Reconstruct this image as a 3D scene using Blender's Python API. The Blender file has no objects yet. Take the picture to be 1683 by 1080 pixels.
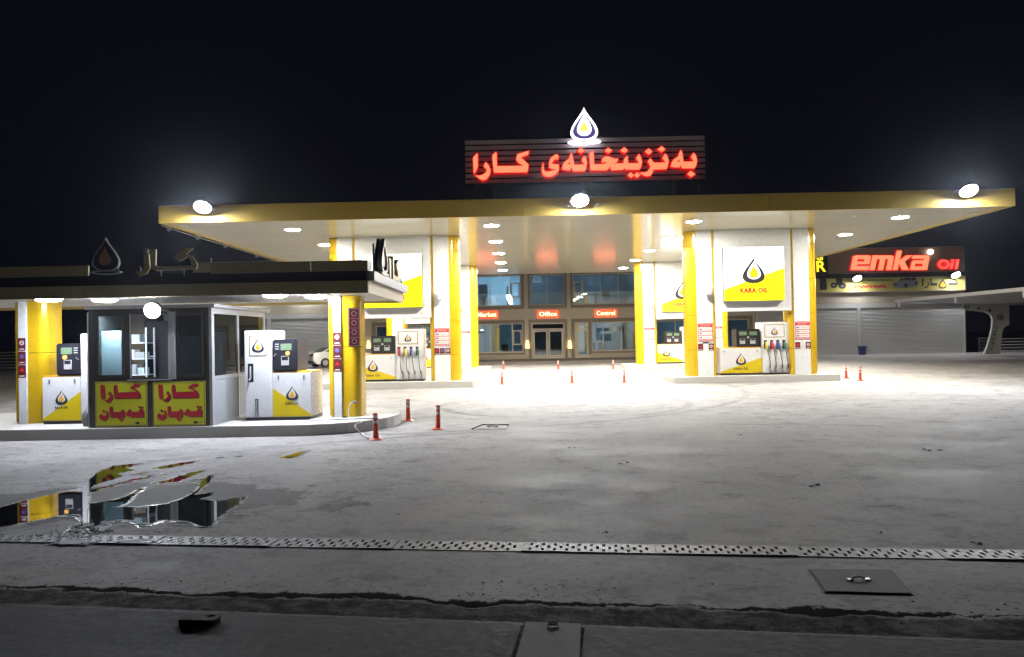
import bpy, bmesh, math, random
from mathutils import Vector, Matrix

random.seed(7)
SC = bpy.context.scene
COL = SC.collection
PI = math.pi

# ------------------------------------------------------------------ camera, sky, exposure
F, PW, PH = 1200.0, 1683.0, 1080.0
CAM_Z = 1.9
_yd = Vector((11.5, 13.0, F)).normalized()                 # forecourt axis seen in the lens (x right, y down, z ahead)
_xd = Vector((1.0, -0.0188, 0.0))
_xd.z = -(_xd.x * _yd.x + _xd.y * _yd.y) / _yd.z
_xd.normalize()
_zd = _xd.cross(_yd)
if _zd.y > 0: _zd = -_zd
W2C = Matrix((_xd, _yd, _zd)).transposed()                 # world -> lens
C2W = W2C.transposed()
def ray(px, py):
    return C2W @ Vector((px - PW / 2, py - PH / 2, F))
def at(px, py, Y):                                         # photo position on the vertical plane Y
    d = ray(px, py); t = Y / d.y
    return (d.x * t, CAM_Z + d.z * t)
def gr(px, py, z=0.0):                                     # photo position on the ground
    d = ray(px, py); t = (z - CAM_Z) / d.z
    return (d.x * t, d.y * t)

cd = bpy.data.cameras.new("camera"); cam = bpy.data.objects.new("camera", cd); COL.objects.link(cam)
cd.sensor_width = 36.0; cd.lens = 36.0 * F / PW; cd.clip_start = 0.05; cd.clip_end = 1500
M3 = Matrix((C2W @ Vector((1, 0, 0)), C2W @ Vector((0, -1, 0)), C2W @ Vector((0, 0, -1)))).transposed()
cam.matrix_world = Matrix.Translation((0, 0, CAM_Z)) @ M3.to_4x4()
SC.camera = cam

world = bpy.data.worlds.new("World"); SC.world = world; world.use_nodes = True
wn = world.node_tree; bg = wn.nodes['Background']
sky = wn.nodes.new('ShaderNodeTexSky'); sky.sky_type = 'NISHITA'; sky.sun_disc = False
sky.sun_elevation = math.radians(-4.6); sky.sun_rotation = math.radians(200)
night = wn.nodes.new('ShaderNodeMix'); night.data_type = 'RGBA'; night.blend_type = 'ADD'; night.inputs[0].default_value = 1.0
wn.links.new(sky.outputs[0], night.inputs[6]); night.inputs[7].default_value = (0.020, 0.023, 0.048, 1)
wn.links.new(night.outputs[2], bg.inputs[0]); bg.inputs[1].default_value = 0.10
SC.view_settings.view_transform = 'Standard'; SC.view_settings.look = 'None'
SC.view_settings.exposure = 0.0; SC.view_settings.gamma = 1.0
SC.cycles.use_denoising = True
SC.cycles.max_bounces = 8; SC.cycles.diffuse_bounces = 4; SC.cycles.glossy_bounces = 4
SC.cycles.transparent_max_bounces = 12; SC.cycles.transmission_bounces = 4
SC.cycles.sample_clamp_indirect = 4.0; SC.cycles.caustics_reflective = False; SC.cycles.caustics_refractive = False
SC.cycles.use_light_tree = True

K_DOWN = 1000.0      # canopy downlights
K_FLOOD = 1550.0    # canopy edge floodlights
K_KIOSK = 190.0      # kiosk downlights
K_BOOTH = 700.0     # booth floodlight
K_SHOP = 380.0

# ------------------------------------------------------------------ materials
def new_mat(name):
    m = bpy.data.materials.new(name); m.use_nodes = True
    return m, m.node_tree, m.node_tree.nodes['Principled BSDF']
def nd(nt, typ, **kw):
    n = nt.nodes.new(typ)
    for k, v in kw.items(): setattr(n, k, v)
    return n
def math_n(nt, op, a, b=None):
    n = nd(nt, 'ShaderNodeMath', operation=op)
    for i, v in enumerate((a, b)):
        if v is None: continue
        if isinstance(v, (int, float)): n.inputs[i].default_value = v
        else: nt.links.new(v, n.inputs[i])
    return n.outputs[0]
def noise(nt, vec, scale, detail=4, rough=0.6):
    n = nd(nt, 'ShaderNodeTexNoise'); n.inputs['Scale'].default_value = scale
    n.inputs['Detail'].default_value = detail; n.inputs['Roughness'].default_value = rough
    if vec is not None: nt.links.new(vec, n.inputs['Vector'])
    return n.outputs['Fac']
def ramp(nt, fac, p0, p1, c0=0.0, c1=1.0):
    r = nd(nt, 'ShaderNodeMapRange'); r.interpolation_type = 'SMOOTHSTEP'
    nt.links.new(fac, r.inputs[0])
    for i, v in zip((1, 2, 3, 4), (p0, p1, c0, c1)): r.inputs[i].default_value = v
    return r.outputs[0]
def mixc(nt, fac, a, b, mode='MIX'):
    m = nd(nt, 'ShaderNodeMix', data_type='RGBA', blend_type=mode)
    for i, v in zip((0, 6, 7), (fac, a, b)):
        if isinstance(v, (int, float)): m.inputs[i].default_value = v
        elif isinstance(v, tuple): m.inputs[i].default_value = (*v, 1)
        else: nt.links.new(v, m.inputs[i])
    return m.outputs[2]
def bump(nt, h, strength, dist, bsdf):
    b = nd(nt, 'ShaderNodeBump'); b.inputs['Strength'].default_value = strength; b.inputs['Distance'].default_value = dist
    nt.links.new(h, b.inputs['Height']); nt.links.new(b.outputs[0], bsdf.inputs['Normal'])
def pm(name, col, rough=0.5, metal=0.0, var=0.10, scale=3.0, bmp=0.0, coat=0.0, dirt=0.0):
    """painted / plain surface: slow tone variation, roughness variation, faint grime specks"""
    m, nt, b = new_mat(name)
    tc = nd(nt, 'ShaderNodeTexCoord').outputs['Object']
    n1 = noise(nt, tc, scale); n2 = noise(nt, tc, scale * 9, 3)
    c = mixc(nt, n1, tuple(x * (1 - var) for x in col), tuple(min(1, x * (1 + var)) for x in col))
    if dirt:
        d = ramp(nt, noise(nt, tc, scale * 1.7, 8, 0.72), 0.55, 0.75, 0, dirt)
        c = mixc(nt, d, c, tuple(x * 0.45 for x in col))
    nt.links.new(c, b.inputs['Base Color'])
    nt.links.new(ramp(nt, n2, 0.3, 0.7, max(0.02, rough - 0.07), rough + 0.07), b.inputs['Roughness'])
    b.inputs['Metallic'].default_value = metal
    if coat: b.inputs['Coat Weight'].default_value = coat; b.inputs['Coat Roughness'].default_value = 0.08
    if bmp: bump(nt, n2, bmp, 0.01, b)
    return m
def em(name, col, strength, sample=True):
    m, nt, b = new_mat(name)
    b.inputs['Base Color'].default_value = (*[min(1, c) * 0.5 for c in col], 1)
    b.inputs['Emission Color'].default_value = (*col, 1); b.inputs['Emission Strength'].default_value = strength
    if not sample: m.cycles.emission_sampling = 'NONE'
    return m
def glass(name, tint=(0.75, 0.85, 0.88), refl=0.10):
    m, nt, b = new_mat(name)
    nt.nodes.remove(b); out = nt.nodes['Material Output']
    t = nd(nt, 'ShaderNodeBsdfTransparent'); t.inputs[0].default_value = (*tint, 1)
    g = nd(nt, 'ShaderNodeBsdfGlossy'); g.inputs['Roughness'].default_value = 0.015
    lw = nd(nt, 'ShaderNodeFresnel'); lw.inputs['IOR'].default_value = 1.6
    f = math_n(nt, 'MINIMUM', math_n(nt, 'ADD', lw.outputs[0], refl), 0.9)
    mx = nd(nt, 'ShaderNodeMixShader'); nt.links.new(f, mx.inputs[0])
    nt.links.new(t.outputs[0], mx.inputs[1]); nt.links.new(g.outputs[0], mx.inputs[2]); nt.links.new(mx.outputs[0], out.inputs[0])
    return m

M = {}
M['yellow'] = pm('yellow_cladding', (0.62, 0.40, 0.015), 0.22, var=0.05, coat=0.4)
M['kiosk_band'] = pm('olive_yellow_panel', (0.34, 0.29, 0.15), 0.42, var=0.10, scale=0.7, dirt=0.15)
M['kiosk_end'] = pm('beige_end_panel', (0.52, 0.45, 0.34), 0.4)
M['band_dark'] = pm('dark_blue_band', (0.020, 0.022, 0.038), 0.5, var=0.05)
M['yellow_dull'] = pm('yellow_fascia_paint', (0.40, 0.28, 0.06), 0.38, var=0.10, scale=0.7, dirt=0.15)
M['yellow_print'] = pm('yellow_print', (0.66, 0.50, 0.01), 0.4, var=0.04)
M['white_panel'] = pm('white_composite_panel', (0.78, 0.80, 0.83), 0.28, var=0.03, scale=0.8, coat=0.15, dirt=0.10)
M['white_paint'] = pm('white_enamel', (0.76, 0.77, 0.80), 0.30, var=0.04, scale=2, dirt=0.08)
M['black'] = pm('black_plastic', (0.018, 0.018, 0.022), 0.35, var=0.3)
M['black_matt'] = pm('black_matt', (0.01, 0.01, 0.012), 0.75)
M['navy'] = pm('navy_enamel', (0.022, 0.023, 0.032), 0.35, var=0.1, coat=0.15)
M['charcoal'] = pm('charcoal_print', (0.03, 0.03, 0.035), 0.5)
M['orange_print'] = pm('amber_print', (0.85, 0.42, 0.02), 0.45)
M['gold'] = pm('gold_trim', (0.40, 0.27, 0.05), 0.35, metal=0.4)
M['red_print'] = pm('red_print', (0.55, 0.02, 0.035), 0.45)
M['poster_red'] = pm('poster_red', (0.50, 0.02, 0.045), 0.45)
M['maroon_pale'] = pm('dull_symbol_print', (0.34, 0.20, 0.24), 0.45)
M['maroon'] = pm('maroon_print', (0.10, 0.012, 0.015), 0.45)
M['pale_print'] = pm('pale_print', (0.80, 0.76, 0.76), 0.5)
M['grey_print'] = pm('grey_print', (0.22, 0.22, 0.24), 0.5)
M['blue_print'] = pm('blue_print', (0.12, 0.10, 0.35), 0.45)
M['kerb'] = pm('kerb_concrete', (0.50, 0.49, 0.47), 0.8, var=0.12, scale=1.6, bmp=0.25, dirt=0.25)
M['steel'] = pm('galvanised_steel', (0.55, 0.56, 0.58), 0.32, metal=0.9, var=0.25, scale=6, dirt=0.3)
M['grate_steel'] = pm('grate_steel', (0.17, 0.17, 0.175), 0.6, metal=0.4, var=0.35, scale=4, dirt=0.5)
M['lid_steel'] = pm('lid_steel', (0.15, 0.145, 0.145), 0.75, metal=0.0, var=0.2, scale=4, dirt=0.35)
M['steel_dull'] = pm('dull_steel', (0.30, 0.30, 0.31), 0.5, metal=0.7, var=0.2, scale=5, dirt=0.3)
M['alu_dark'] = pm('dark_aluminium', (0.075, 0.072, 0.07), 0.35, metal=0.3, var=0.15)
M['alu'] = pm('silver_aluminium', (0.48, 0.49, 0.52), 0.35, metal=0.5, var=0.1)
M['grey_sheet'] = pm('grey_sheet', (0.28, 0.30, 0.32), 0.45, var=0.1)
M['shutter'] = pm('shutter_paint', (0.47, 0.47, 0.465), 0.5, var=0.06, scale=0.4, dirt=0.15)
M['plaster'] = pm('taupe_stone_cladding', (0.42, 0.37, 0.29), 0.7, var=0.10, scale=0.8, bmp=0.1, dirt=0.15)
M['trim_brown'] = pm('brown_stone_trim', (0.17, 0.135, 0.095), 0.6, var=0.12)
M['frame_beige'] = pm('beige_window_frame', (0.45, 0.40, 0.33), 0.45)
M['brown_panel'] = pm('brown_sign_panel', (0.28, 0.17, 0.10), 0.45, var=0.12)
M['tile'] = pm('walkway_tile', (0.13, 0.115, 0.10), 0.7, var=0.15, scale=2)
M['room'] = pm('room_wall', (0.45, 0.50, 0.55), 0.8)
M['cupboard_dark'] = pm('dark_cupboard_paint', (0.10, 0.12, 0.14), 0.8)  # dark base colour of the upstairs cupboard
M['wood'] = pm('dark_furniture', (0.05, 0.035, 0.03), 0.6)
M['curtain'] = pm('dark_curtain_cloth', (0.03, 0.026, 0.03), 0.9, var=0.3, scale=3)
M['far_lid'] = pm('cast_concrete_lid', (0.31, 0.30, 0.295), 0.85, var=0.15, scale=4, bmp=0.3, dirt=0.3)
M['rubber'] = pm('black_rubber', (0.02, 0.02, 0.02), 0.6)
M['post_red'] = pm('orange_red_plastic', (0.62, 0.075, 0.03), 0.45, var=0.12, scale=6, dirt=0.25)
M['band'] = pm('reflective_band', (0.70, 0.70, 0.70), 0.3, var=0.08)
M['blue_plastic'] = pm('blue_plastic', (0.02, 0.03, 0.16), 0.4)
M['car_white'] = pm('car_paint_white', (0.72, 0.73, 0.74), 0.2, var=0.03, coat=1.0)
M['car_glass'] = pm('car_glass', (0.01, 0.012, 0.014), 0.06)
M['lamp_red'] = pm('red_lamp_glass', (0.30, 0.01, 0.01), 0.15, coat=0.6)
M['brick'] = pm('dark_brick', (0.03, 0.027, 0.026), 0.85, var=0.3, scale=12, bmp=0.6)
M['slat'] = pm('grey_slat', (0.42, 0.38, 0.39), 0.45, var=0.08)
M['letter_gold'] = pm('unlit_gold_letter', (0.36, 0.28, 0.13), 0.4, var=0.1)
M['letter_grey'] = pm('unlit_grey_letter', (0.42, 0.43, 0.46), 0.4)
M['amber_dull'] = pm('unlit_amber', (0.36, 0.19, 0.10), 0.4)
M['poster_yellow'] = pm('poster_yellow', (0.74, 0.74, 0.04), 0.45, var=0.08)
M['poster_border'] = pm('poster_border', (0.42, 0.36, 0.10), 0.45)
M['cable'] = pm('white_cable', (0.6, 0.58, 0.55), 0.5)
M['lcd'] = pm('lcd_green', (0.16, 0.24, 0.15), 0.25)
M['keypad'] = pm('keypad_grey', (0.45, 0.46, 0.47), 0.4)
M['carport_paint'] = pm('carport_paint', (0.42, 0.42, 0.41), 0.5, var=0.08, scale=0.6)
M['glass'] = glass('window_glass', (0.62, 0.78, 0.84), 0.10)
M['glass_booth'] = glass('booth_glass', (0.72, 0.80, 0.84), 0.06)
M['frosted'] = pm('pale_blind', (0.50, 0.60, 0.64), 0.6, var=0.10, scale=2)
for k, c in (('noz_red', (0.55, 0.05, 0.06)), ('noz_yellow', (0.75, 0.60, 0.10)), ('noz_blue', (0.08, 0.10, 0.38)), ('noz_green', (0.05, 0.16, 0.10))):
    M[k] = pm(k + '_sleeve', c, 0.45)

M['lens'] = em('downlight_lens', (1.0, 0.93, 0.80), K_DOWN)
M['lens_flood'] = em('floodlight_lens', (0.88, 0.93, 1.0), K_FLOOD)
M['lens_kiosk'] = em('kiosk_lamp_lens', (0.86, 0.90, 1.0), K_KIOSK)
M['lens_booth'] = em('booth_lamp_lens', (0.86, 0.91, 1.0), K_BOOTH)
M['lens_shop'] = em('workshop_flood_lens', (0.95, 0.97, 1.0), K_SHOP)
M['lens_booth_fill'] = em('booth_fill_lens', (0.80, 0.92, 1.0), 420)  # lens of the extra lamp added inside the booth
M['lens_wall'] = em('wall_lamp_lens', (1.0, 0.96, 0.82), 5)
M['lens_warm'] = em('sconce_lens', (1.0, 0.72, 0.28), 60)
M['lens_room'] = em('room_lamp_lens', (0.70, 0.88, 1.0), 420)
M['globe'] = em('globe_glass', (1.0, 0.95, 1.0), 5)
M['lit_white'] = em('lit_acrylic_white', (1.0, 1.0, 0.97), 1.6)
M['lit_yellow'] = em('lit_acrylic_yellow', (1.0, 0.95, 0.0), 1.1)
M['lit_amber'] = em('lit_acrylic_amber', (0.9, 0.55, 0.0), 0.9, False)
M['lit_red'] = em('lit_letter_face', (1.0, 0.26, 0.12), 1.25, False)
M['lit_redge'] = em('lit_letter_edge', (1.0, 0.01, 0.015), 0.55, False)
M['lit_redface'] = em('lit_letter_red', (1.0, 0.10, 0.07), 1.2, False)
M['lit_letter_yellow'] = em('lit_letter_yellow', (1.0, 0.85, 0.02), 1.3, False)
M['neon_white'] = em('lit_emblem_white', (0.95, 0.92, 1.0), 3.2)
M['neon_yellow'] = em('lit_emblem_yellow', (0.92, 1.0, 0.12), 1.1, False)
M['neon_violet'] = em('lit_emblem_violet', (0.11, 0.07, 0.30), 0.6, False); M['neon_violet'].node_tree.nodes['Principled BSDF'].inputs['Base Color'].default_value = (0.01, 0.008, 0.03, 1)
M['sign_orange'] = em('lit_door_sign', (1.0, 0.065, 0.012), 2.2, False)
M['sign_letters'] = em('lit_door_letters', (1.0, 0.42, 0.25), 4.5, False)
M['button'] = em('lit_button', (1.0, 0.55, 0.15), 0.8, False)

def soffit_mat():
    m, nt, b = new_mat('cream_ceiling_panels')
    tc = nd(nt, 'ShaderNodeTexCoord').outputs['Object']
    sx = nd(nt, 'ShaderNodeSeparateXYZ'); nt.links.new(tc, sx.inputs[0])
    fr = math_n(nt, 'FRACT', math_n(nt, 'MULTIPLY', sx.outputs[1], 1 / 0.30))
    seam = ramp(nt, math_n(nt, 'ABSOLUTE', math_n(nt, 'SUBTRACT', fr, 0.5)), 0.455, 0.49)
    strip = nd(nt, 'ShaderNodeTexWhiteNoise', noise_dimensions='1D')
    nt.links.new(math_n(nt, 'FLOOR', math_n(nt, 'MULTIPLY', sx.outputs[1], 1 / 0.30)), strip.inputs['W'])
    base = mixc(nt, strip.outputs[0], (0.84, 0.77, 0.54), (0.88, 0.82, 0.59))
    nt.links.new(mixc(nt, seam, base, (0.35, 0.32, 0.26)), b.inputs['Base Color'])
    b.inputs['Roughness'].default_value = 0.17
    b.inputs['Coat Weight'].default_value = 0.35; b.inputs['Coat Roughness'].default_value = 0.10; b.inputs['Specular IOR Level'].default_value = 0.7
    h = math_n(nt, 'SUBTRACT', math_n(nt, 'MULTIPLY', math_n(nt, 'MULTIPLY', fr, math_n(nt, 'SUBTRACT', 1.0, fr)), 0.9), math_n(nt, 'MULTIPLY', seam, 0.6))
    bump(nt, h, 0.25, 0.02, b)
    return m
M['soffit'] = soffit_mat()
M['soffit_kiosk'] = pm('white_ceiling_panel', (0.82, 0.82, 0.82), 0.3, var=0.04)

# crack / joint lines on the ground, in forecourt metres
def line_of(p, q):
    a, b_ = gr(*p), gr(*q)
    dx, dy = b_[0] - a[0], b_[1] - a[1]; L = math.hypot(dx, dy)
    nx, ny = -dy / L, dx / L
    return nx, ny, nx * a[0] + ny * a[1], (dx / L, dy / L)
CRACK = line_of((89, 968), (1400, 1006))

def ground_mat(name, base, dark, wetness=True):
    m, nt, b = new_mat(name)
    tc = nd(nt, 'ShaderNodeTexCoord').outputs['Object']
    sx = nd(nt, 'ShaderNodeSeparateXYZ'); nt.links.new(tc, sx.inputs[0])
    st = nd(nt, 'ShaderNodeMapping'); nt.links.new(tc, st.inputs[0]); st.inputs['Scale'].default_value = (0.75, 1.0, 1); st.inputs['Rotation'].default_value = (0, 0, 0.6)
    big = noise(nt, tc, 0.13, 3); mid = noise(nt, st.outputs[0], 0.7, 9, 0.68); sweep = noise(nt, st.outputs[0], 2.6, 8, 0.7); fine = noise(nt, tc, 14, 6, 0.7); grit = noise(nt, tc, 90, 2)
    c = mixc(nt, ramp(nt, mid, 0.30, 0.72), dark, base)
    c = mixc(nt, ramp(nt, big, 0.35, 0.65, 0, 0.28), c, tuple(x * 1.16 for x in base))
    c = mixc(nt, ramp(nt, sweep, 0.50, 0.64, 0, 0.7), c, tuple(x * 0.62 for x in dark))
    c = mixc(nt, ramp(nt, fine, 0.50, 0.66, 0, 0.75), c, tuple(x * 0.6 for x in dark))
    c = mixc(nt, ramp(nt, noise(nt, tc, 2.2, 9, 0.75), 0.60, 0.67, 0, 0.7), c, tuple(x * 0.45 for x in dark))    # oil spots
    # tyre arcs
    for (cx, cy, r) in ((1.2, 20.3, 3.4), (0.9, 20.0, 2.9), (-4.0, 26.0, 11.5), (3.0, 2.0, 13.2)):
        dx = math_n(nt, 'SUBTRACT', sx.outputs[0], cx); dy = math_n(nt, 'SUBTRACT', sx.outputs[1], cy)
        d = math_n(nt, 'SQRT', math_n(nt, 'ADD', math_n(nt, 'MULTIPLY', dx, dx), math_n(nt, 'MULTIPLY', dy, dy)))
        k = ramp(nt, math_n(nt, 'ABSOLUTE', math_n(nt, 'SUBTRACT', d, r)), 0.06, 0.17, 0.55, 0.0)
        c = mixc(nt, math_n(nt, 'MULTIPLY', k, ramp(nt, mid, 0.4, 0.6)), c, tuple(x * 0.55 for x in dark))
    # broken edge: ragged crack with dirt in front of it
    nx, ny, cc, _ = CRACK
    u = math_n(nt, 'SUBTRACT', math_n(nt, 'ADD', math_n(nt, 'MULTIPLY', sx.outputs[0], nx), math_n(nt, 'MULTIPLY', sx.outputs[1], ny)), cc)
    u = math_n(nt, 'ADD', u, math_n(nt, 'MULTIPLY', math_n(nt, 'SUBTRACT', noise(nt, tc, 1.3, 8, 0.68), 0.5), 0.45))
    u = math_n(nt, 'ADD', u, math_n(nt, 'MULTIPLY', math_n(nt, 'SUBTRACT', noise(nt, tc, 7.0, 6, 0.7), 0.5), 0.16))
    wid = ramp(nt, noise(nt, tc, 0.7, 3), 0.35, 0.75, 0.008, 0.085)
    crack = math_n(nt, 'SUBTRACT', 1.0, ramp(nt, math_n(nt, 'DIVIDE', math_n(nt, 'ABSOLUTE', u), wid), 0.75, 1.25))
    front = ramp(nt, u, -0.10, 0.02, 1.0, 0.0)
    dirt = math_n(nt, 'MULTIPLY', front, ramp(nt, noise(nt, tc, 5.0, 8, 0.75), 0.38, 0.58, 0.62, 0.98))
    c = mixc(nt, dirt, c, tuple(x * 0.13 for x in dark))
    # crumbs thrown behind the crack
    near = ramp(nt, u, 0.0, 0.85, 1.0, 0.0)
    vor = nd(nt, 'ShaderNodeTexVoronoi'); vor.inputs['Scale'].default_value = 22; nt.links.new(tc, vor.inputs['Vector'])
    crumb = math_n(nt, 'MULTIPLY', ramp(nt, vor.outputs['Distance'], 0.10, 0.22, 1.0, 0.0), math_n(nt, 'MULTIPLY', near, ramp(nt, noise(nt, tc, 2.0, 5), 0.52, 0.66)))
    c = mixc(nt, crumb, c, (0.02, 0.018, 0.016))
    c = mixc(nt, math_n(nt, 'MULTIPLY', crack, 0.9), c, (0.012, 0.011, 0.011))
    nt.links.new(c, b.inputs['Base Color'])
    nt.links.new(ramp(nt, mid, 0.3, 0.7, 0.62, 0.9), b.inputs['Roughness'])
    nt.links.new(math_n(nt, 'MULTIPLY', ramp(nt, front, 0.0, 1.0, 0.14, 0.01), math_n(nt, 'SUBTRACT', 1.0, crack)), b.inputs['Specular IOR Level'])
    h = math_n(nt, 'ADD', math_n(nt, 'MULTIPLY', grit, 0.25), math_n(nt, 'ADD', math_n(nt, 'MULTIPLY', fine, 0.5), math_n(nt, 'MULTIPLY', sweep, 0.05)))
    h = math_n(nt, 'SUBTRACT', h, math_n(nt, 'MULTIPLY', crack, 3.0))
    bump(nt, h, 0.55, 0.008, b)
    return m
M['concrete'] = ground_mat('forecourt_concrete', (0.385, 0.374, 0.370), (0.225, 0.218, 0.218))
M['slab'] = pm('gutter_concrete', (0.075, 0.075, 0.080), 0.75, var=0.25, scale=2.0, bmp=0.4, dirt=0.5)

def water_mat():
    m, nt, b = new_mat('puddle_water')
    tc = nd(nt, 'ShaderNodeTexCoord').outputs['Object']
    b.inputs['Base Color'].default_value = (0.010, 0.011, 0.010, 1); b.inputs['Roughness'].default_value = 0.015
    b.inputs['IOR'].default_value = 1.75
    bump(nt, noise(nt, tc, 2.2, 2), 0.02, 0.02, b)
    return m
M['water'] = water_mat()
M['foam'] = pm('foam', (0.62, 0.64, 0.70), 0.85, var=0.2, scale=30)
M['foam'].node_tree.nodes['Principled BSDF'].inputs['Specular IOR Level'].default_value = 0.1
M['slab'].node_tree.nodes['Principled BSDF'].inputs['Specular IOR Level'].default_value = 0.12
M['lid_steel'].node_tree.nodes['Principled BSDF'].inputs['Specular IOR Level'].default_value = 0.15

# ------------------------------------------------------------------ mesh helpers
class MB:
    def __init__(s): s.v = []; s.f = []; s.mi = []
    def add(s, verts, faces, mi=0):
        o = len(s.v); s.v += [tuple(v) for v in verts]
        s.f += [tuple(i + o for i in f) for f in faces]; s.mi += [mi] * len(faces)
        return s
    def box(s, x0, x1, y0, y1, z0, z1, mi=0):
        return s.add([(x0, y0, z0), (x1, y0, z0), (x1, y1, z0), (x0, y1, z0), (x0, y0, z1), (x1, y0, z1), (x1, y1, z1), (x0, y1, z1)],
                     [(0, 3, 2, 1), (4, 5, 6, 7), (0, 1, 5, 4), (1, 2, 6, 5), (2, 3, 7, 6), (3, 0, 4, 7)], mi)
    def prism(s, pts, axis, a, b, mi=0):
        """closed outline pts (2-D) swept along axis ('x','y','z') from a to b"""
        def put(p, t): return {'x': (t, p[0], p[1]), 'y': (p[0], t, p[1]), 'z': (p[0], p[1], t)}[axis]
        n = len(pts)
        return s.add([put(p, a) for p in pts] + [put(p, b) for p in pts],
                     [tuple(range(n))[::-1], tuple(range(n, 2 * n))] + [(i, (i + 1) % n, n + (i + 1) % n, n + i) for i in range(n)], mi)
    def cyl(s, p0, p1, r0, r1=None, n=16, mi=0, caps=True):
        r1 = r0 if r1 is None else r1
        p0, p1 = Vector(p0), Vector(p1); d = (p1 - p0).normalized()
        a = d.orthogonal().normalized(); b = d.cross(a)
        vs = [p + (a * math.cos(2 * PI * i / n) + b * math.sin(2 * PI * i / n)) * r for p, r in ((p0, r0), (p1, r1)) for i in range(n)]
        fs = [(i, (i + 1) % n, n + (i + 1) % n, n + i) for i in range(n)]
        if caps: fs += [tuple(range(n))[::-1], tuple(range(n, 2 * n))]
        return s.add(vs, fs, mi)
    def tube(s, pts, r, n=8, mi=0):
        pts = [Vector(p) for p in pts]; vs = []; prev = None
        for i, p in enumerate(pts):
            d = (pts[min(i + 1, len(pts) - 1)] - pts[max(i - 1, 0)]).normalized()
            a = d.orthogonal().normalized() if prev is None else (prev - d * prev.dot(d)).normalized()
            prev = a; b = d.cross(a)
            rr = r[i] if isinstance(r, (list, tuple)) else r
            vs += [p + (a * math.cos(2 * PI * k / n) + b * math.sin(2 * PI * k / n)) * rr for k in range(n)]
        fs = [(i * n + k, i * n + (k + 1) % n, (i + 1) * n + (k + 1) % n, (i + 1) * n + k) for i in range(len(pts) - 1) for k in range(n)]
        fs += [tuple(range(n))[::-1], tuple(range((len(pts) - 1) * n, len(pts) * n))]
        return s.add(vs, fs, mi)
    def lathe(s, prof, c=(0, 0, 0), n=20, mi=0, caps=True):
        vs = [(c[0] + r * math.cos(2 * PI * k / n), c[1] + r * math.sin(2 * PI * k / n), c[2] + z) for r, z in prof for k in range(n)]
        fs = [(i * n + k, i * n + (k + 1) % n, (i + 1) * n + (k + 1) % n, (i + 1) * n + k) for i in range(len(prof) - 1) for k in range(n)]
        if caps: fs += [tuple(range(n))[::-1], tuple(range((len(prof) - 1) * n, len(prof) * n))]
        return s.add(vs, fs, mi)
    def sphere(s, c, r, n=14, mi=0):
        prof = [(max(1e-4, r * math.sin(PI * i / n)), -r * math.cos(PI * i / n)) for i in range(n + 1)]
        return s.lathe(prof, c, n * 2, mi)
    def quad(s, a, b, c, d, mi=0): return s.add([a, b, c, d], [(0, 1, 2, 3)], mi)
    def build(s, name, mats, parent=None, bevel=0.0, smooth=False, world=False):
        me = bpy.data.meshes.new(name)
        vs = s.v
        if world and parent is not None:
            l = parent.location; vs = [(x - l.x, y - l.y, z - l.z) for x, y, z in vs]
        me.from_pydata(vs, [], s.f)
        mats = mats if isinstance(mats, (list, tuple)) else [mats]
        for m in mats: me.materials.append(M[m] if isinstance(m, str) else m)
        me.polygons.foreach_set('material_index', s.mi)
        bm = bmesh.new(); bm.from_mesh(me); bmesh.ops.recalc_face_normals(bm, faces=bm.faces)
        if bevel:
            es = [e for e in bm.edges if len(e.link_faces) == 2 and e.calc_face_angle(0) > 0.6]
            bmesh.ops.bevel(bm, geom=es, offset=bevel, segments=2, affect='EDGES', clamp_overlap=True)
        bm.to_mesh(me); bm.free()
        if smooth:
            for p in me.polygons: p.use_smooth = True
            me.set_sharp_from_angle(angle=math.radians(38))
        o = bpy.data.objects.new(name, me); COL.objects.link(o)
        if parent is not None: o.parent = parent
        return o

def tag(o, label, cat, group=None):
    o['label'] = label; o['category'] = cat
    if group: o['group'] = group
    return o
def thing(name, label, cat, loc=(0, 0, 0), rz=0.0, group=None):
    o = bpy.data.objects.new(name, None); COL.objects.link(o)
    o.location = loc; o.rotation_euler = (0, 0, rz); o.empty_display_size = 0.2
    return tag(o, label, cat, group)
def structure(o): o['kind'] = 'structure'; return o
def copy_tree(o, parent=None):
    c = o.copy(); COL.objects.link(c)
    if parent is not None: c.parent = parent
    for ch in o.children: copy_tree(ch, c)
    return c
def clone(src, loc, label, rz=None):
    c = copy_tree(src); c.location = loc; c['label'] = label
    if rz is not None: c.rotation_euler = (0, 0, rz)
    return c

def outline_mesh(loops, depth, offset=0.0):
    """filled flat shape from closed loops (inner loops become holes); lies in x-z, thickness along y, centred on y = 0"""
    cu = bpy.data.curves.new('tmp', 'CURVE'); cu.dimensions = '2D'; cu.fill_mode = 'BOTH'; cu.extrude = depth / 2; cu.offset = offset
    for lp in loops:
        sp = cu.splines.new('POLY'); sp.points.add(len(lp) - 1); sp.use_cyclic_u = True
        for p, q in zip(sp.points, lp): p.co = (q[0], q[1], 0, 1)
    o = bpy.data.objects.new('tmp', cu); COL.objects.link(o)
    me = o.to_mesh()
    vs = [(v.co.x, -v.co.z, v.co.y) for v in me.vertices]; fs = [tuple(p.vertices) for p in me.polygons]
    o.to_mesh_clear(); bpy.data.objects.remove(o); bpy.data.curves.remove(cu)
    return vs, fs
def area(lp): return 0.5 * sum(a[0] * b[1] - b[0] * a[1] for a, b in zip(lp, lp[1:] + lp[:1]))
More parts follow.
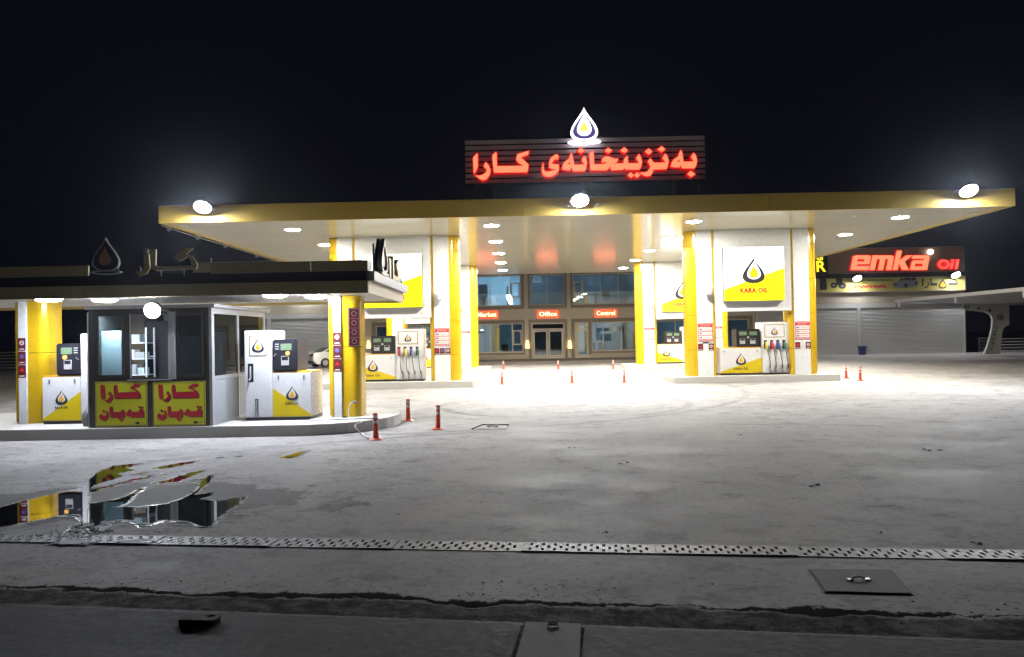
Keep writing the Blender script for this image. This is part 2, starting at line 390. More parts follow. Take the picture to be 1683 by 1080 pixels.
def grow(lp, d):
    """outline moved outwards by d (mitred, limited)"""
    if area(lp) < 0: lp = lp[::-1]
    out = []; n = len(lp)
    for i in range(n):
        p0, p, p1 = Vector(lp[i - 1]), Vector(lp[i]), Vector(lp[(i + 1) % n])
        a, b = (p - p0).normalized(), (p1 - p).normalized()
        na, nb = Vector((a.y, -a.x)), Vector((b.y, -b.x))
        m = na + nb
        if m.length < 1e-4: m = na
        m.normalize(); k = min(1.6, 1 / max(0.3, m.dot(na)))
        out.append(tuple(p + m * d * k))
    return out
def add_loops(mb, loops, y, depth, mi=0, dx=0.0, dz=0.0):
    vs, fs = outline_mesh(loops, depth)
    mb.add([(x + dx, yy + y, z + dz) for x, yy, z in vs], fs, mi); return mb
def text_outline(s, size, depth, spacing=1.0, bold=0.0):
    cu = bpy.data.curves.new('tmp', 'FONT'); cu.body = s; cu.size = size; cu.extrude = depth / 2; cu.space_character = spacing
    cu.align_x = 'CENTER'; cu.align_y = 'CENTER'; cu.offset = bold; cu.resolution_u = 3
    o = bpy.data.objects.new('tmp', cu); COL.objects.link(o)
    bpy.context.view_layer.update()
    me = o.to_mesh()
    vs = [(v.co.x, -v.co.z, v.co.y) for v in me.vertices]; fs = [tuple(p.vertices) for p in me.polygons]
    o.to_mesh_clear(); bpy.data.objects.remove(o); bpy.data.curves.remove(cu)
    return vs, fs
def add_text(mb, s, x, y, z, size, depth=0.01, spacing=1.0, bold=0.0, mi=0, width=None):
    vs, fs = text_outline(s, size, depth, spacing, bold)
    xs = [v[0] for v in vs]; k = 1.0
    if width: k = width / (max(xs) - min(xs))
    mb.add([(x + vx * k, y + vy, z + vz) for vx, vy, vz in vs], fs, mi); return mb

def drop(cx, cz, w, h, n=40, lean=0.0):
    """teardrop outline, tip up; w wide, h high, (cx, cz) is the middle of its box"""
    pts = []
    for i in range(n):
        t = 2 * PI * i / n
        x = math.sin(t) * abs(math.sin(t / 2)) ** 1.9
        z = math.cos(t)
        pts.append((x, z))
    mx = max(p[0] for p in pts)
    return [(cx + p[0] / mx * w / 2 + lean * max(0, p[1]) ** 2, cz + p[1] * h / 2) for p in pts]
def emblem(name, parent, cx, cz, h, y, ring='charcoal', gap='white_paint', core='orange_print', t=0.004):
    """ring-shaped drop with a small drop inside"""
    w = h * 0.86
    mb = MB()
    add_loops(mb, [drop(cx, cz, w, h)], y, t, 0)
    add_loops(mb, [drop(cx + w * 0.015, cz + h * 0.035, w * 0.60, h * 0.76, lean=w * 0.05)], y - t, t, 1)
    add_loops(mb, [drop(cx + w * 0.01, cz - h * 0.04, w * 0.38, h * 0.50)], y - 2 * t, t, 2)
    return mb.build(name, [ring, gap, core], parent)

def wall_grid(mb, x0, x1, z0, z1, y0, y1, holes, mi=0):
    """wall between y0 and y1 with rectangular holes (hx0,hx1,hz0,hz1)"""
    xs = sorted({x0, x1, *[h[0] for h in holes], *[h[1] for h in holes]})
    zs = sorted({z0, z1, *[h[2] for h in holes], *[h[3] for h in holes]})
    solid = lambda a, b: not any(h[0] < a < h[1] and h[2] < b < h[3] for h in holes)
    g = [[solid((xs[i] + xs[i + 1]) / 2, (zs[j] + zs[j + 1]) / 2) for j in range(len(zs) - 1)] for i in range(len(xs) - 1)]
    S = lambda i, j: 0 <= i < len(xs) - 1 and 0 <= j < len(zs) - 1 and g[i][j]
    for i in range(len(xs) - 1):
        for j in range(len(zs) - 1):
            if not g[i][j]: continue
            a, b, c, d = xs[i], xs[i + 1], zs[j], zs[j + 1]
            mb.quad((a, y0, c), (b, y0, c), (b, y0, d), (a, y0, d), mi); mb.quad((b, y1, c), (a, y1, c), (a, y1, d), (b, y1, d), mi)
            if not S(i - 1, j): mb.quad((a, y1, c), (a, y0, c), (a, y0, d), (a, y1, d), mi)
            if not S(i + 1, j): mb.quad((b, y0, c), (b, y1, c), (b, y1, d), (b, y0, d), mi)
            if not S(i, j - 1): mb.quad((a, y0, c), (a, y1, c), (b, y1, c), (b, y0, c), mi)
            if not S(i, j + 1): mb.quad((a, y0, d), (b, y0, d), (b, y1, d), (a, y1, d), mi)
    return mb
def frame(mb, x0, x1, z0, z1, y0, y1, w, bars=(), rails=(), mi=0):
    mb.box(x0, x0 + w, y0, y1, z0, z1, mi).box(x1 - w, x1, y0, y1, z0, z1, mi)
    mb.box(x0 + w, x1 - w, y0, y1, z0, z0 + w, mi).box(x0 + w, x1 - w, y0, y1, z1 - w, z1, mi)
    for b in bars: mb.box(b - w / 2, b + w / 2, y0 + 0.003, y1 - 0.003, z0 + w, z1 - w, mi)
    for xa, xb, z in rails: mb.box(xa, xb, y0 + 0.006, y1 - 0.006, z - w / 2, z + w / 2, mi)
    return mb

# ------------------------------------------------------------------ ground, drain trench, puddle
DN = line_of((30, 879), (1654, 906))          # far edge of the drain
DIRX, DIRY = DN[3]; NX, NY = DN[0], DN[1]     # along / across (away from the camera)
if NY < 0: NX, NY = -NX, -NY
DW = 0.27
def dpt(u, w, z=0.0):                          # u metres along the drain from x = 0, w metres towards the camera from its far edge
    o = gr(841, 892.5)
    return (o[0] + DIRX * u - NX * w, o[1] + DIRY * u - NY * w, z)
def ground():
    mb = MB(); R = 400
    a, b = dpt(-R, 0), dpt(R, 0); c, d = dpt(R, DW), dpt(-R, DW)
    # far side in strips, so shading stays precise close by
    def side(p, q, sgn):
        prev = (p, q)
        for w in (2, 6, 14, 30, 70, 160, 400):
            n0 = (p[0] + NX * w * sgn, p[1] + NY * w * sgn, 0); n1 = (q[0] + NX * w * sgn, q[1] + NY * w * sgn, 0)
            mb.quad(prev[0], prev[1], n1, n0) if sgn > 0 else mb.quad(prev[1], prev[0], n0, n1)
            prev = (n0, n1)
    side(a, b, 1); side(d, c, -1)
    z = -0.3
    lo = lambda p: (p[0], p[1], z)
    mb.quad(a, b, lo(b), lo(a), 1); mb.quad(d, c, lo(c), lo(d), 1); mb.quad(lo(a), lo(b), lo(c), lo(d), 1)
    o = mb.build('forecourt_ground', ['concrete', 'black_matt']); return structure(o)
ground()

def drain_grate(L):
    """one slotted steel cover: real holes, pairs of slots alternating with single ones"""
    ys = [0, 0.022, 0.092, 0.112, 0.158, 0.178, 0.248, DW]
    pitch, sw = 0.054, 0.027
    n = int((L - 0.05) / pitch); x0 = (L - n * pitch) / 2
    xs = [0.0]
    for k in range(n): xs += [x0 + k * pitch + (pitch - sw) / 2, x0 + k * pitch + (pitch + sw) / 2]
    xs.append(L)
    mb = MB(); t = 0.012
    hole = lambda i, j: i % 2 == 1 and ((((i - 1) // 2) % 2 == 0 and j in (1, 5)) or (((i - 1) // 2) % 2 == 1 and j in (2, 3, 4)))
    S = lambda i, j: 0 <= i < len(xs) - 1 and 0 <= j < len(ys) - 1 and not hole(i, j)
    for i in range(len(xs) - 1):
        for j in range(len(ys) - 1):
            if hole(i, j): continue
            a, b, c, d = xs[i], xs[i + 1], -ys[j + 1], -ys[j]
            mb.quad((a, c, t), (b, c, t), (b, d, t), (a, d, t))
            if not S(i - 1, j): mb.quad((a, d, 0), (a, c, 0), (a, c, t), (a, d, t))
            if not S(i + 1, j): mb.quad((b, c, 0), (b, d, 0), (b, d, t), (b, c, t))
            if not S(i, j + 1): mb.quad((a, c, 0), (b, c, 0), (b, c, t), (a, c, t))
            if not S(i, j - 1): mb.quad((b, d, 0), (a, d, 0), (a, d, t), (b, d, t))
    return mb
GL = 1.17
g0 = None
GLAB = ['slotted steel drain cover half under water at the left end of the drain', 'slotted drain cover splashed with foam where the puddle runs off',
        'slotted drain cover just right of the foam splash, below the puddle', 'slotted drain cover beside the right tip of the puddle',
        'slotted drain cover in the middle of the line, before the three near bollards', 'bright worn slotted drain cover, fifth cover from the right end',
        'shiny slotted drain cover, fourth cover from the right end', 'slotted drain cover straight above the square manhole lid', 'slotted drain cover right of the manhole lid, second last',
        'glinting slotted drain cover at the right end of the drain']
for k in range(10):
    u = -5.75 + k * (GL + 0.004)
    p = dpt(u, 0, 0.0)
    if g0 is None:
        g0 = drain_grate(GL).build('drain_grate', 'grate_steel'); o = g0
    else:
        o = g0.copy(); COL.objects.link(o)
    o.location = (p[0], p[1], -0.004 + random.uniform(0, 0.003)); o.rotation_euler = (random.uniform(-.012, .012), random.uniform(-.006, .006), math.atan2(DIRY, DIRX) + random.uniform(-.002, .002))
    tag(o, GLAB[k], 'drain cover', 'slotted covers along the drain')

# smooth gutter slab in front
SE = line_of((29, 997.6), (1380, 1048))
def slab():
    nx, ny, c, (dx, dy) = SE
    if ny < 0: nx, ny = -nx, -ny
    o = gr(560, 1017.5)
    P = lambda u, w, z: (o[0] + dx * u - nx * w, o[1] + dy * u - ny * w, z)
    mb = MB()
    ua = (gr(862, 1023)[0] - o[0]) / dx; ub = (gr(956, 1026)[0] - o[0]) / dx
    for a, b in ((-9, ua - .014), (ub + .014, 9)):
        vs = [P(a, 0, -0.02), P(b, 0, -0.02), P(b, 3.2, -0.02), P(a, 3.2, -0.02), P(a, 0, 0.014), P(b, 0, 0.014), P(b, 3.2, 0.014), P(a, 3.2, 0.014)]
        mb.add(vs, [(0, 3, 2, 1), (4, 5, 6, 7), (0, 1, 5, 4), (1, 2, 6, 5), (2, 3, 7, 6), (3, 0, 4, 7)])
    o2 = mb.build('gutter_pavement', 'slab', bevel=.006)
    j = MB(); j.add([P(-9, -.045, .004), P(9, -.045, .004), P(9, -.002, .004), P(-9, -.002, .004)], [(0, 1, 2, 3)])
    structure(j.build('pavement_joint', 'black_matt')); return structure(o2)
slab()

def ragged(lp, step=0.05, amp=0.018, seed=1):
    rnd = random.Random(seed); out = []
    for a, b in zip(lp, lp[1:] + lp[:1]):
        L = math.hypot(b[0] - a[0], b[1] - a[1]); n = max(1, min(14, int(L / step)))
        for i in range(n):
            t = i / n; k = amp if i else amp * 0.3
            out.append((a[0] + (b[0] - a[0]) * t + rnd.uniform(-k, k), a[1] + (b[1] - a[1]) * t + rnd.uniform(-k, k)))
    return out
def c1(p): return gr(29 + p[0] / 3.1695, 720 + p[1] / 3.1695)
PUD = [[(-120, 372), (0, 338), (160, 300), (330, 262), (380, 210), (430, 175), (500, 145), (640, 135), (560, 158), (605, 166), (520, 188), (545, 198), (480, 222), (400, 246), (370, 273), (480, 250), (600, 215), (720, 195), (800, 182),
        (700, 203), (560, 233), (430, 268), (365, 290), (370, 345), (480, 330), (560, 310), (640, 265), (665, 258), (610, 300), (570, 340), (500, 360), (640, 362), (780, 345), (880, 310), (940, 265), (960, 220), (1020, 190),
        (1000, 230), (960, 260), (920, 298), (1020, 285), (1000, 305), (940, 320), (1050, 330), (1190, 305), (1150, 345), (1080, 385), (1040, 420), (1020, 460), (970, 465), (900, 440), (760, 430), (690, 455), (640, 462), (600, 435),
        (540, 432), (440, 440), (420, 480), (380, 490), (250, 495), (330, 440), (320, 410), (230, 405), (130, 425), (80, 435), (0, 448), (-120, 470)],
       [(690, 245), (800, 215), (890, 185), (980, 170), (890, 203), (840, 228), (760, 233)], [(720, 155), (850, 130), (940, 120), (850, 145), (740, 163)],
       [(1360, 105), (1480, 70), (1530, 65), (1480, 90), (1420, 108)], [(590, 192), (640, 185), (700, 175), (640, 190)], [(1025, 106), (1070, 98), (1080, 103), (1040, 108)], [(1120, 100), (1170, 93), (1165, 100)]]
def puddle():
    mb = MB()
    for k, lp in enumerate(PUD):
        P = ragged([c1(p) for p in lp], 0.06, 0.014, k)
        vs, fs = outline_mesh([P], 0.0)
        seen = {}
        mb.add([(x, z, 0.005) for x, _, z in vs], fs)
    return structure(mb.build('puddle_water', 'water'))
puddle()
def puddle_margin():
    mb = MB()
    for k, lp in enumerate(PUD[:3]):
        P = ragged([c1(p) for p in lp], 0.06, 0.02, 40 + k)
        if area(P) < 0: P = P[::-1]
        vs, fs = outline_mesh([grow(P, .035)], 0.0)
        mb.add([(x, z, .0036) for x, _, z in vs], fs)
    m, nt, b = new_mat('wet_concrete'); tc = nd(nt, 'ShaderNodeTexCoord').outputs['Object']
    nt.links.new(mixc(nt, noise(nt, tc, 4, 8, .7), (0.04, 0.04, 0.04), (0.13, 0.127, 0.125)), b.inputs['Base Color']); nt.links.new(ramp(nt, noise(nt, tc, 7, 6), .35, .65, .12, .5), b.inputs['Roughness'])
    b.inputs['Specular IOR Level'].default_value = 0.35; bump(nt, noise(nt, tc, 30, 4), 0.25, 0.004, b)
    structure(mb.build('puddle_margin_ground', m))
puddle_margin()
def damp():
    cx, cy = c1((620, 330)); pts = [c1(p) for p in ((-250, 250), (300, 170), (640, 110), (1300, 60), (1750, 230), (1900, 420), (1500, 490), (0, 490), (-260, 480))]
    m, nt, b = new_mat('damp_concrete'); tc = nd(nt, 'ShaderNodeTexCoord').outputs['Object']
    sx = nd(nt, 'ShaderNodeSeparateXYZ'); nt.links.new(tc, sx.inputs[0])
    ex = math_n(nt, 'DIVIDE', sx.outputs[0], 3.3); ey = math_n(nt, 'DIVIDE', sx.outputs[1], 1.55)
    r = math_n(nt, 'SQRT', math_n(nt, 'ADD', math_n(nt, 'MULTIPLY', ex, ex), math_n(nt, 'MULTIPLY', ey, ey)))
    n = noise(nt, tc, 1.1, 9, 0.68)
    f = ramp(nt, math_n(nt, 'ADD', math_n(nt, 'SUBTRACT', 0.80, r), math_n(nt, 'MULTIPLY', math_n(nt, 'SUBTRACT', n, 0.5), 2.2)), 0.0, 0.30, 0.0, 0.75)
    nt.links.new(mixc(nt, noise(nt, tc, 2.5, 9, 0.7), (0.11, 0.108, 0.11), (0.26, 0.255, 0.25)), b.inputs['Base Color']); b.inputs['Roughness'].default_value = 0.75; b.inputs['Specular IOR Level'].default_value = 0.15
    bump(nt, noise(nt, tc, 16, 5), 0.3, 0.006, b)
    tr = nd(nt, 'ShaderNodeBsdfTransparent'); mx = nd(nt, 'ShaderNodeMixShader')
    nt.links.new(f, mx.inputs[0]); nt.links.new(tr.outputs[0], mx.inputs[1]); nt.links.new(b.outputs[0], mx.inputs[2]); nt.links.new(mx.outputs[0], nt.nodes['Material Output'].inputs[0])
    o = MB().add([(x - cx, y - cy, 0) for x, y in pts], [tuple(range(len(pts)))]).build('damp_ground', m); o.location = (cx, cy, .0022); structure(o)
damp()
def foam():
    mb = MB()
    paths = [([(80, 436), (140, 424), (230, 406), (320, 404), (335, 430), (300, 460), (255, 492), (230, 515), (190, 530), (140, 536)], .018), ([(420, 482), (470, 478), (490, 462), (470, 448), (440, 440), (540, 431), (600, 434), (625, 452), (650, 462), (690, 456), (680, 448), (640, 446)], .022),
             ([(690, 454), (740, 433), (800, 431), (900, 441), (950, 462), (980, 468), (1018, 463), (1040, 438)], .012), ([(500, 362), (640, 361), (780, 344), (850, 322), (900, 295), (945, 262)], .010),
             ([(572, 338), (600, 308), (635, 278), (660, 260)], .010), ([(376, 440), (345, 470), (300, 488)], .022)]
    rnd = random.Random(3)
    for lp, w in paths:
        P = [c1(p) for p in lp]; Q = []
        for a, b in zip(P, P[1:]):
            for i in range(6): Q.append((a[0] + (b[0] - a[0]) * i / 6 + rnd.uniform(-.008, .008), a[1] + (b[1] - a[1]) * i / 6 + rnd.uniform(-.012, .012)))
        Q.append(P[-1])
        for i, (a, b) in enumerate(zip(Q, Q[1:])):
            if rnd.random() < .18: continue
            ww = w * rnd.uniform(.3, 1.5)
            d_ = Vector((b[0] - a[0], b[1] - a[1])); d_ = d_.normalized() if d_.length > 1e-6 else Vector((1, 0)); w2_ = ww * rnd.uniform(.6, 1.1); nx_, ny_ = -d_.y, d_.x
            mb.quad((a[0] - nx_ * ww, a[1] - ny_ * ww, .008), (a[0] + nx_ * ww, a[1] + ny_ * ww, .008), (b[0] + nx_ * w2_, b[1] + ny_ * w2_, .009), (b[0] - nx_ * w2_, b[1] - ny_ * w2_, .009))
    for i in range(260):           # flecks round the outlet
        p = c1((rnd.gauss(390, 60), rnd.gauss(470, 16))) if i < 130 else c1((rnd.gauss(300, 75), rnd.choice([rnd.gauss(552, 6), rnd.gauss(505, 10)])))
        r = rnd.uniform(.006, .026)
        mb.lathe([(r, 0), (r * .8, .004), (r * .2, .007)], (p[0], p[1], .010), 7)
    for i in range(3):
        p = [c1((x, y)) for x, y in ([(205, 548), (240, 540), (330, 540), (370, 548), (300, 560), (220, 562)], [(420, 488), (430, 470), (490, 462), (470, 480), (440, 494)], [(500, 545), (600, 538), (700, 532), (730, 545), (600, 556)])[i]]
        vs, fs = outline_mesh([ragged(p, .03, .01, i)], 0.004)
        mb.add([(x, z, .014 + y) for x, y, z in vs], fs)
    o = mb.build('foam', 'foam', smooth=True); o['kind'] = 'stuff'
    o['label'] = 'white foam along the rim of the puddle and over the drain'
foam()

def debris():
    rnd = random.Random(11); mb = MB()
    def bit(x, y, r):
        n = rnd.randint(5, 7); vs = []; h = r * rnd.uniform(.3, .7)
        for k in range(n):
            a = 2 * PI * k / n; q = r * rnd.uniform(.6, 1.2)
            vs.append((x + q * math.cos(a), y + q * math.sin(a), 0))
        vs.append((x + rnd.uniform(-.3, .3) * r, y, h))
        mb.add(vs, [(k, (k + 1) % n, n) for k in range(n)])
    for (px, py, r) in ((941, 736, .05), (957, 736, .03), (1018, 747, .03), (650, 845, .03), (731, 827, .02), (992, 874, .035), (1448, 876, .03), (1538, 740, .09), (1342, 799, .07), (1219, 715, .05), (1470, 832, .05), (1448, 747, .03), (1606, 893, .05),
                        (778, 977, .03), (258, 875, .03), (1170, 752, .03), (1020, 762, .06), (905, 748, .03), (1690, 760, .05)):
        x, y = gr(px, py)
        for k in range(4): bit(x + rnd.gauss(0, r), y + rnd.gauss(0, r * .7), r * rnd.uniform(.25, .6))
    for k in range(380):
        px = rnd.uniform(10, 1670); c = rnd.random()
        if c < .55: px = rnd.choice([rnd.gauss(890, 90), rnd.gauss(200, 90), rnd.uniform(0, 1683)]); py = 948 + px * .027 + rnd.gauss(8, 14)
        elif c < .8: py = 985 + px * .027 + rnd.gauss(8, 8)
        else: py = rnd.uniform(720, 960)
        x, y = gr(px, min(py, 1075)); bit(x, y, abs(rnd.gauss(.004, .004)) + .002)
    o = mb.build('dirt_crumbs', 'brick'); o['kind'] = 'stuff'; o['label'] = 'dark crumbs of dirt scattered over the concrete'
debris()

# manhole covers, metal cover, brick
def manhole():
    c = [gr(*p) for p in ((1327, 936), (1464, 937.5), (1503, 979), (1354, 975))]
    mid = (sum(p[0] for p in c) / 4, sum(p[1] for p in c) / 4)
    t = thing('manhole_cover', 'square steel manhole lid with a lifting ring, in front of the drain', 'manhole cover', (*mid, 0))
    L = [(p[0] - mid[0], p[1] - mid[1]) for p in c]
    ins = lambda k: [(x * k, y * k) for x, y in L]
    mb = MB(); n = 4
    o_, i_ = L, ins(0.965)
    for a in range(4):
        b = (a + 1) % 4
        mb.quad((*o_[a], .004), (*o_[b], .004), (*i_[b], .004), (*i_[a], .004)); mb.quad((*o_[b], -.02), (*o_[a], -.02), (*o_[a], .004), (*o_[b], .004))
    mb.build('rim', 'black_matt', t)
    MB().prism(ins(0.955), 'z', -.01, .012).build('lid', 'lid_steel', t, bevel=.004)
    h = MB(); h.tube([(-.05, 0, .014), (-.045, 0, .026), (-.025, 0, .036), (.025, 0, .036), (.045, 0, .026), (.05, 0, .014)], .006, 8)
    h.box(-.085, -.04, -.02, .02, .016, .022).box(.04, .085, -.02, .02, .016, .022)
    h.build('lifting_ring', 'steel', t, smooth=True)
manhole()
def manhole_far():
    c = [gr(*p) for p in ((792, 699.5), (836, 699.5), (834, 706), (776, 706))]
    mid = (sum(p[0] for p in c) / 4, sum(p[1] for p in c) / 4)
    t = thing('manhole_cover', 'concrete access lid with a dark open frame, behind the near bollards', 'manhole cover', (*mid, 0))
    L = [(p[0] - mid[0], p[1] - mid[1]) for p in c]
    MB().prism([(x * .93, y * .93) for x, y in L], 'z', .0, .012).build('lid', 'far_lid', t, bevel=.003)
    mb = MB()
    for a, b, w in ((0, 1, .05), (0, 3, .035)):
        p, q = Vector((*L[a], .012)), Vector((*L[b], .012)); mb.tube([p, q], w * .6, 4)
    mb.build('rim', 'black_matt', t)
    MB().box(-.12, -.04, -.02, .03, .012, .05).box(.04, .12, -.02, .03, .012, .05).box(-.04, .04, 0, .02, .03, .045).build('lifting_handle', 'steel_dull', t)
manhole_far()
def gutter_cover():
    c = [gr(*p, .014) for p in ((864, 1024), (955, 1027), (952, 1100), (843, 1100))]
    mid = (sum(p[0] for p in c) / 4, sum(p[1] for p in c) / 4)
    t = thing('access_cover', 'small steel plate cover set in the gutter slab at the bottom edge', 'access cover', (*mid, .014))
    MB().prism([(p[0] - mid[0], p[1] - mid[1]) for p in c], 'z', .0, .010).build('plate', 'lid_steel', t, bevel=.003)
    x, y = gr(909, 1029, .02)
    h = MB().tube([(x - mid[0] + .035 * math.cos(a), y - mid[1] - .012 + .02 * math.sin(a), .016 + .012 * abs(math.sin(a))) for a in [i * PI / 8 for i in range(17)]], .006, 6)
    h.build('lifting_ring', 'steel_dull', t, smooth=True)
gutter_cover()
def brick():
    x, y = gr(329, 1024, .014)
    t = thing('brick', 'dark broken brick with a hole, lying on the gutter slab', 'brick', (x, y, .014), -0.05)
    lp = [(-.105, -.05), (.095, -.055), (.115, .0), (.10, .055), (-.10, .05), (-.112, .01)]
    holes = [[(.055 + .026 * math.cos(a), .02 + .02 * math.sin(a)) for a in [2 * PI * i / 12 for i in range(12)]]]
    vs, fs = outline_mesh([ragged(lp, .02, .003, 5), holes[0]], .040)
    MB().add([(a * 1.2, c, .020 + b) for a, b, c in vs], fs).build('brick_body', 'brick', t, bevel=.003)
brick()

# ------------------------------------------------------------------ flexible bollards
def make_bollard():
    t = thing('bollard', '', 'bollard', group='red flexible bollards on the forecourt')
    MB().lathe([(.125, 0), (.125, .012), (.10, .028), (.062, .040), (.058, .05)], n=24).build('base', 'post_red', t, smooth=True)
    MB().lathe([(.056, .05), (.050, .12), (.044, .30), (.044, .49), (.038, .505), (.010, .51)], n=20).build('post', 'post_red', t, smooth=True)
    for z in (.315, .415):
        MB().lathe([(.0462, z), (.0462, z + .055)], n=20).build('reflective_band', 'band', t, smooth=True)
    return t
bol = [((671, 692), 'red bollard with two pale bands, farther of the pair right of the kerb end'), ((720, 706), 'dark red bollard standing alone right of the kiosk kerb, nearest the access lid'), ((618, 723), 'dark red bollard touching the rounded end of the kiosk kerb'),
       ((825, 632), 'red bollard in the near row under the canopy, beside the left pump island'), ((940, 630), 'red bollard in the middle of the near row under the canopy'), ((1026, 629.5), 'red bollard in the near row, beside the right pump island'),
       ((827.5, 607), 'small red bollard in the far row, in front of the left window'), ((917.5, 607), 'small red bollard in the far row, in front of the office door'), ((1008, 606.7), 'small red bollard in the far row, in front of the right windows'),
       ((1391, 622), 'red bollard right of the right pump island, farther of two'), ((1414, 626), 'red bollard right of the right pump island, nearer of two')]
b0 = make_bollard()
for i, (p, lab) in enumerate(bol):
    x, y = gr(*p); o = b0 if i == 0 else copy_tree(b0)
    o.location = (x, y, 0); o['label'] = lab; o.rotation_euler = (random.uniform(-.02, .02), random.uniform(-.03, .03), random.uniform(0, 6))

# ------------------------------------------------------------------ pump islands
def rounded(x0, x1, y0, y1, r, n=8):
    out = []
    for cx, cy, a0 in ((x1 - r, y0 + r, -PI / 2), (x1 - r, y1 - r, 0), (x0 + r, y1 - r, PI / 2), (x0 + r, y0 + r, PI)):
        out += [(cx + r * math.cos(a0 + PI / 2 * i / n), cy + r * math.sin(a0 + PI / 2 * i / n)) for i in range(n + 1)]
    return out
def island(label, x0, x1, y0, y1, h, r):
    c = ((x0 + x1) / 2, (y0 + y1) / 2)
    o = MB().prism([(x - c[0], y - c[1]) for x, y in rounded(x0, x1, y0, y1, r)], 'z', -.05, h).build('pump_island', 'kerb', bevel=.012)
    o.location = (*c, 0); tag(o, label, 'kerb island', 'raised concrete pump islands')
YF, YB = 28.0, 40.0                    # front planes of the two pillar rows
BX = (-7.35, 6.43)                     # left end of each pump bay
BW = 5.1
island('raised white kerb island under the front left pump bay', BX[0] - .7, BX[1] - 8.15, YF - .35, YF + 1.6, .25, .12)
island('raised white kerb island under the front right pump bay', BX[0] + 13.15, BX[1] + 5.7, YF - .35, YF + 1.6, .25, .12)
island('raised white kerb island under the back left pump bay', BX[0] - .7, BX[0] + 5.75, YB - .35, YB + 1.6, .25, .12)
island('raised white kerb island under the back right pump bay', BX[1] - .7, BX[1] + 5.7, YB - .35, YB + 1.6, .25, .12)
island('long kerb island with a round end, under the booth and gas pumps', -15.5, -2.72, 14.5, 18.2, .22, 1.75)

# ------------------------------------------------------------------ main canopy
CX0, CX1, CY0, CY1 = -11.6, 15.98, 23.5, 46.0
FZ0, FZ1, SZ = 5.78, 6.34, 5.83
def canopy():
    t = thing('canopy', 'big flat petrol station canopy with yellow edge and cream ceiling', 'canopy', ((CX0 + CX1) / 2, CY0, 0))
    th = .10
    mb = MB()
    # fascia in panels about 3.9 m long with thin joints
    n = 7
    for i in range(n):
        a = CX0 + (CX1 - CX0) * i / n; b = CX0 + (CX1 - CX0) * (i + 1) / n
        mb.box(a + .003, b - .003, CY0, CY0 + th, FZ0, FZ1); mb.box(a + .003, b - .003, CY1 - th, CY1, SZ + .002, FZ1)
    for i in range(6):
        a = CY0 + th + (CY1 - CY0 - 2 * th) * i / 6; b = CY0 + th + (CY1 - CY0 - 2 * th) * (i + 1) / 6
        mb.box(CX0, CX0 + th, a + .003, b - .003, FZ0, FZ1); mb.box(CX1 - th, CX1, a + .003, b - .003, FZ0, FZ1)
    mb.build('fascia', 'yellow_dull', t, world=True)
    MB().box(CX0 + th + .004, CX1 - th - .004, CY0 + th + .004, CY1 - th - .004, SZ, SZ + .06).build('ceiling_panel', 'soffit', t, world=True)
    MB().box(CX0 + .05, CX1 - .05, CY0 + .05, CY1 - .05, FZ1 - .02, FZ1 + .02).build('roof', 'steel_dull', t, world=True)
    # lamp brackets clipped along the left edge
    mb = MB()
    for y in (24.3, 26.5, 29.0, 32.5, 36): mb.box(CX0 - .14, CX0 - .002, y, y + .12, FZ0 - .06, FZ0 + .06).cyl((CX0 - .09, y + .06, FZ0 - .06), (CX0 - .09, y + .06, FZ0 - .12), .05, .06, 10)
    mb.tube([(CX0 - .05, 23.8, FZ0 - .02), (CX0 - .05, 26, FZ0 - .05), (CX0 - .05, 30, FZ0 - .02), (CX0 - .05, 36, FZ0 - .03)], .02, 6)
    mb.build('edge_bracket', 'steel_dull', t, world=True)
canopy()

def make_downlight():
    t = thing('ceiling_downlight', '', 'ceiling light', group='round downlights in the canopy ceiling')
    MB().lathe([(.25, 0), (.31, 0), (.31, -.02), (.27, -.035), (.25, -.03), (.25, 0)], n=28, caps=False).build('trim_ring', 'white_paint', t, smooth=True)
    MB().lathe([(.001, -.034), (.24, -.033), (.249, -.028), (.249, -.012), (.001, -.012)], n=28).build('lens', 'lens', t)
    return t
dl = None
for j, y in enumerate((25.6, 29.9, 34.2, 38.5, 42.9)):
    for i, x in enumerate((-7.9, -.89, 6.2, 13.4)):
        lab = 'round canopy downlight, %s row from the front, %s column' % (('first', 'second', 'third', 'fourth', 'fifth')[j], ('far left', 'centre left', 'centre right', 'far right')[i])
        if dl is None: dl = make_downlight(); o = dl
        else: o = copy_tree(dl)
        o.location = (x, y, SZ); o['label'] = lab

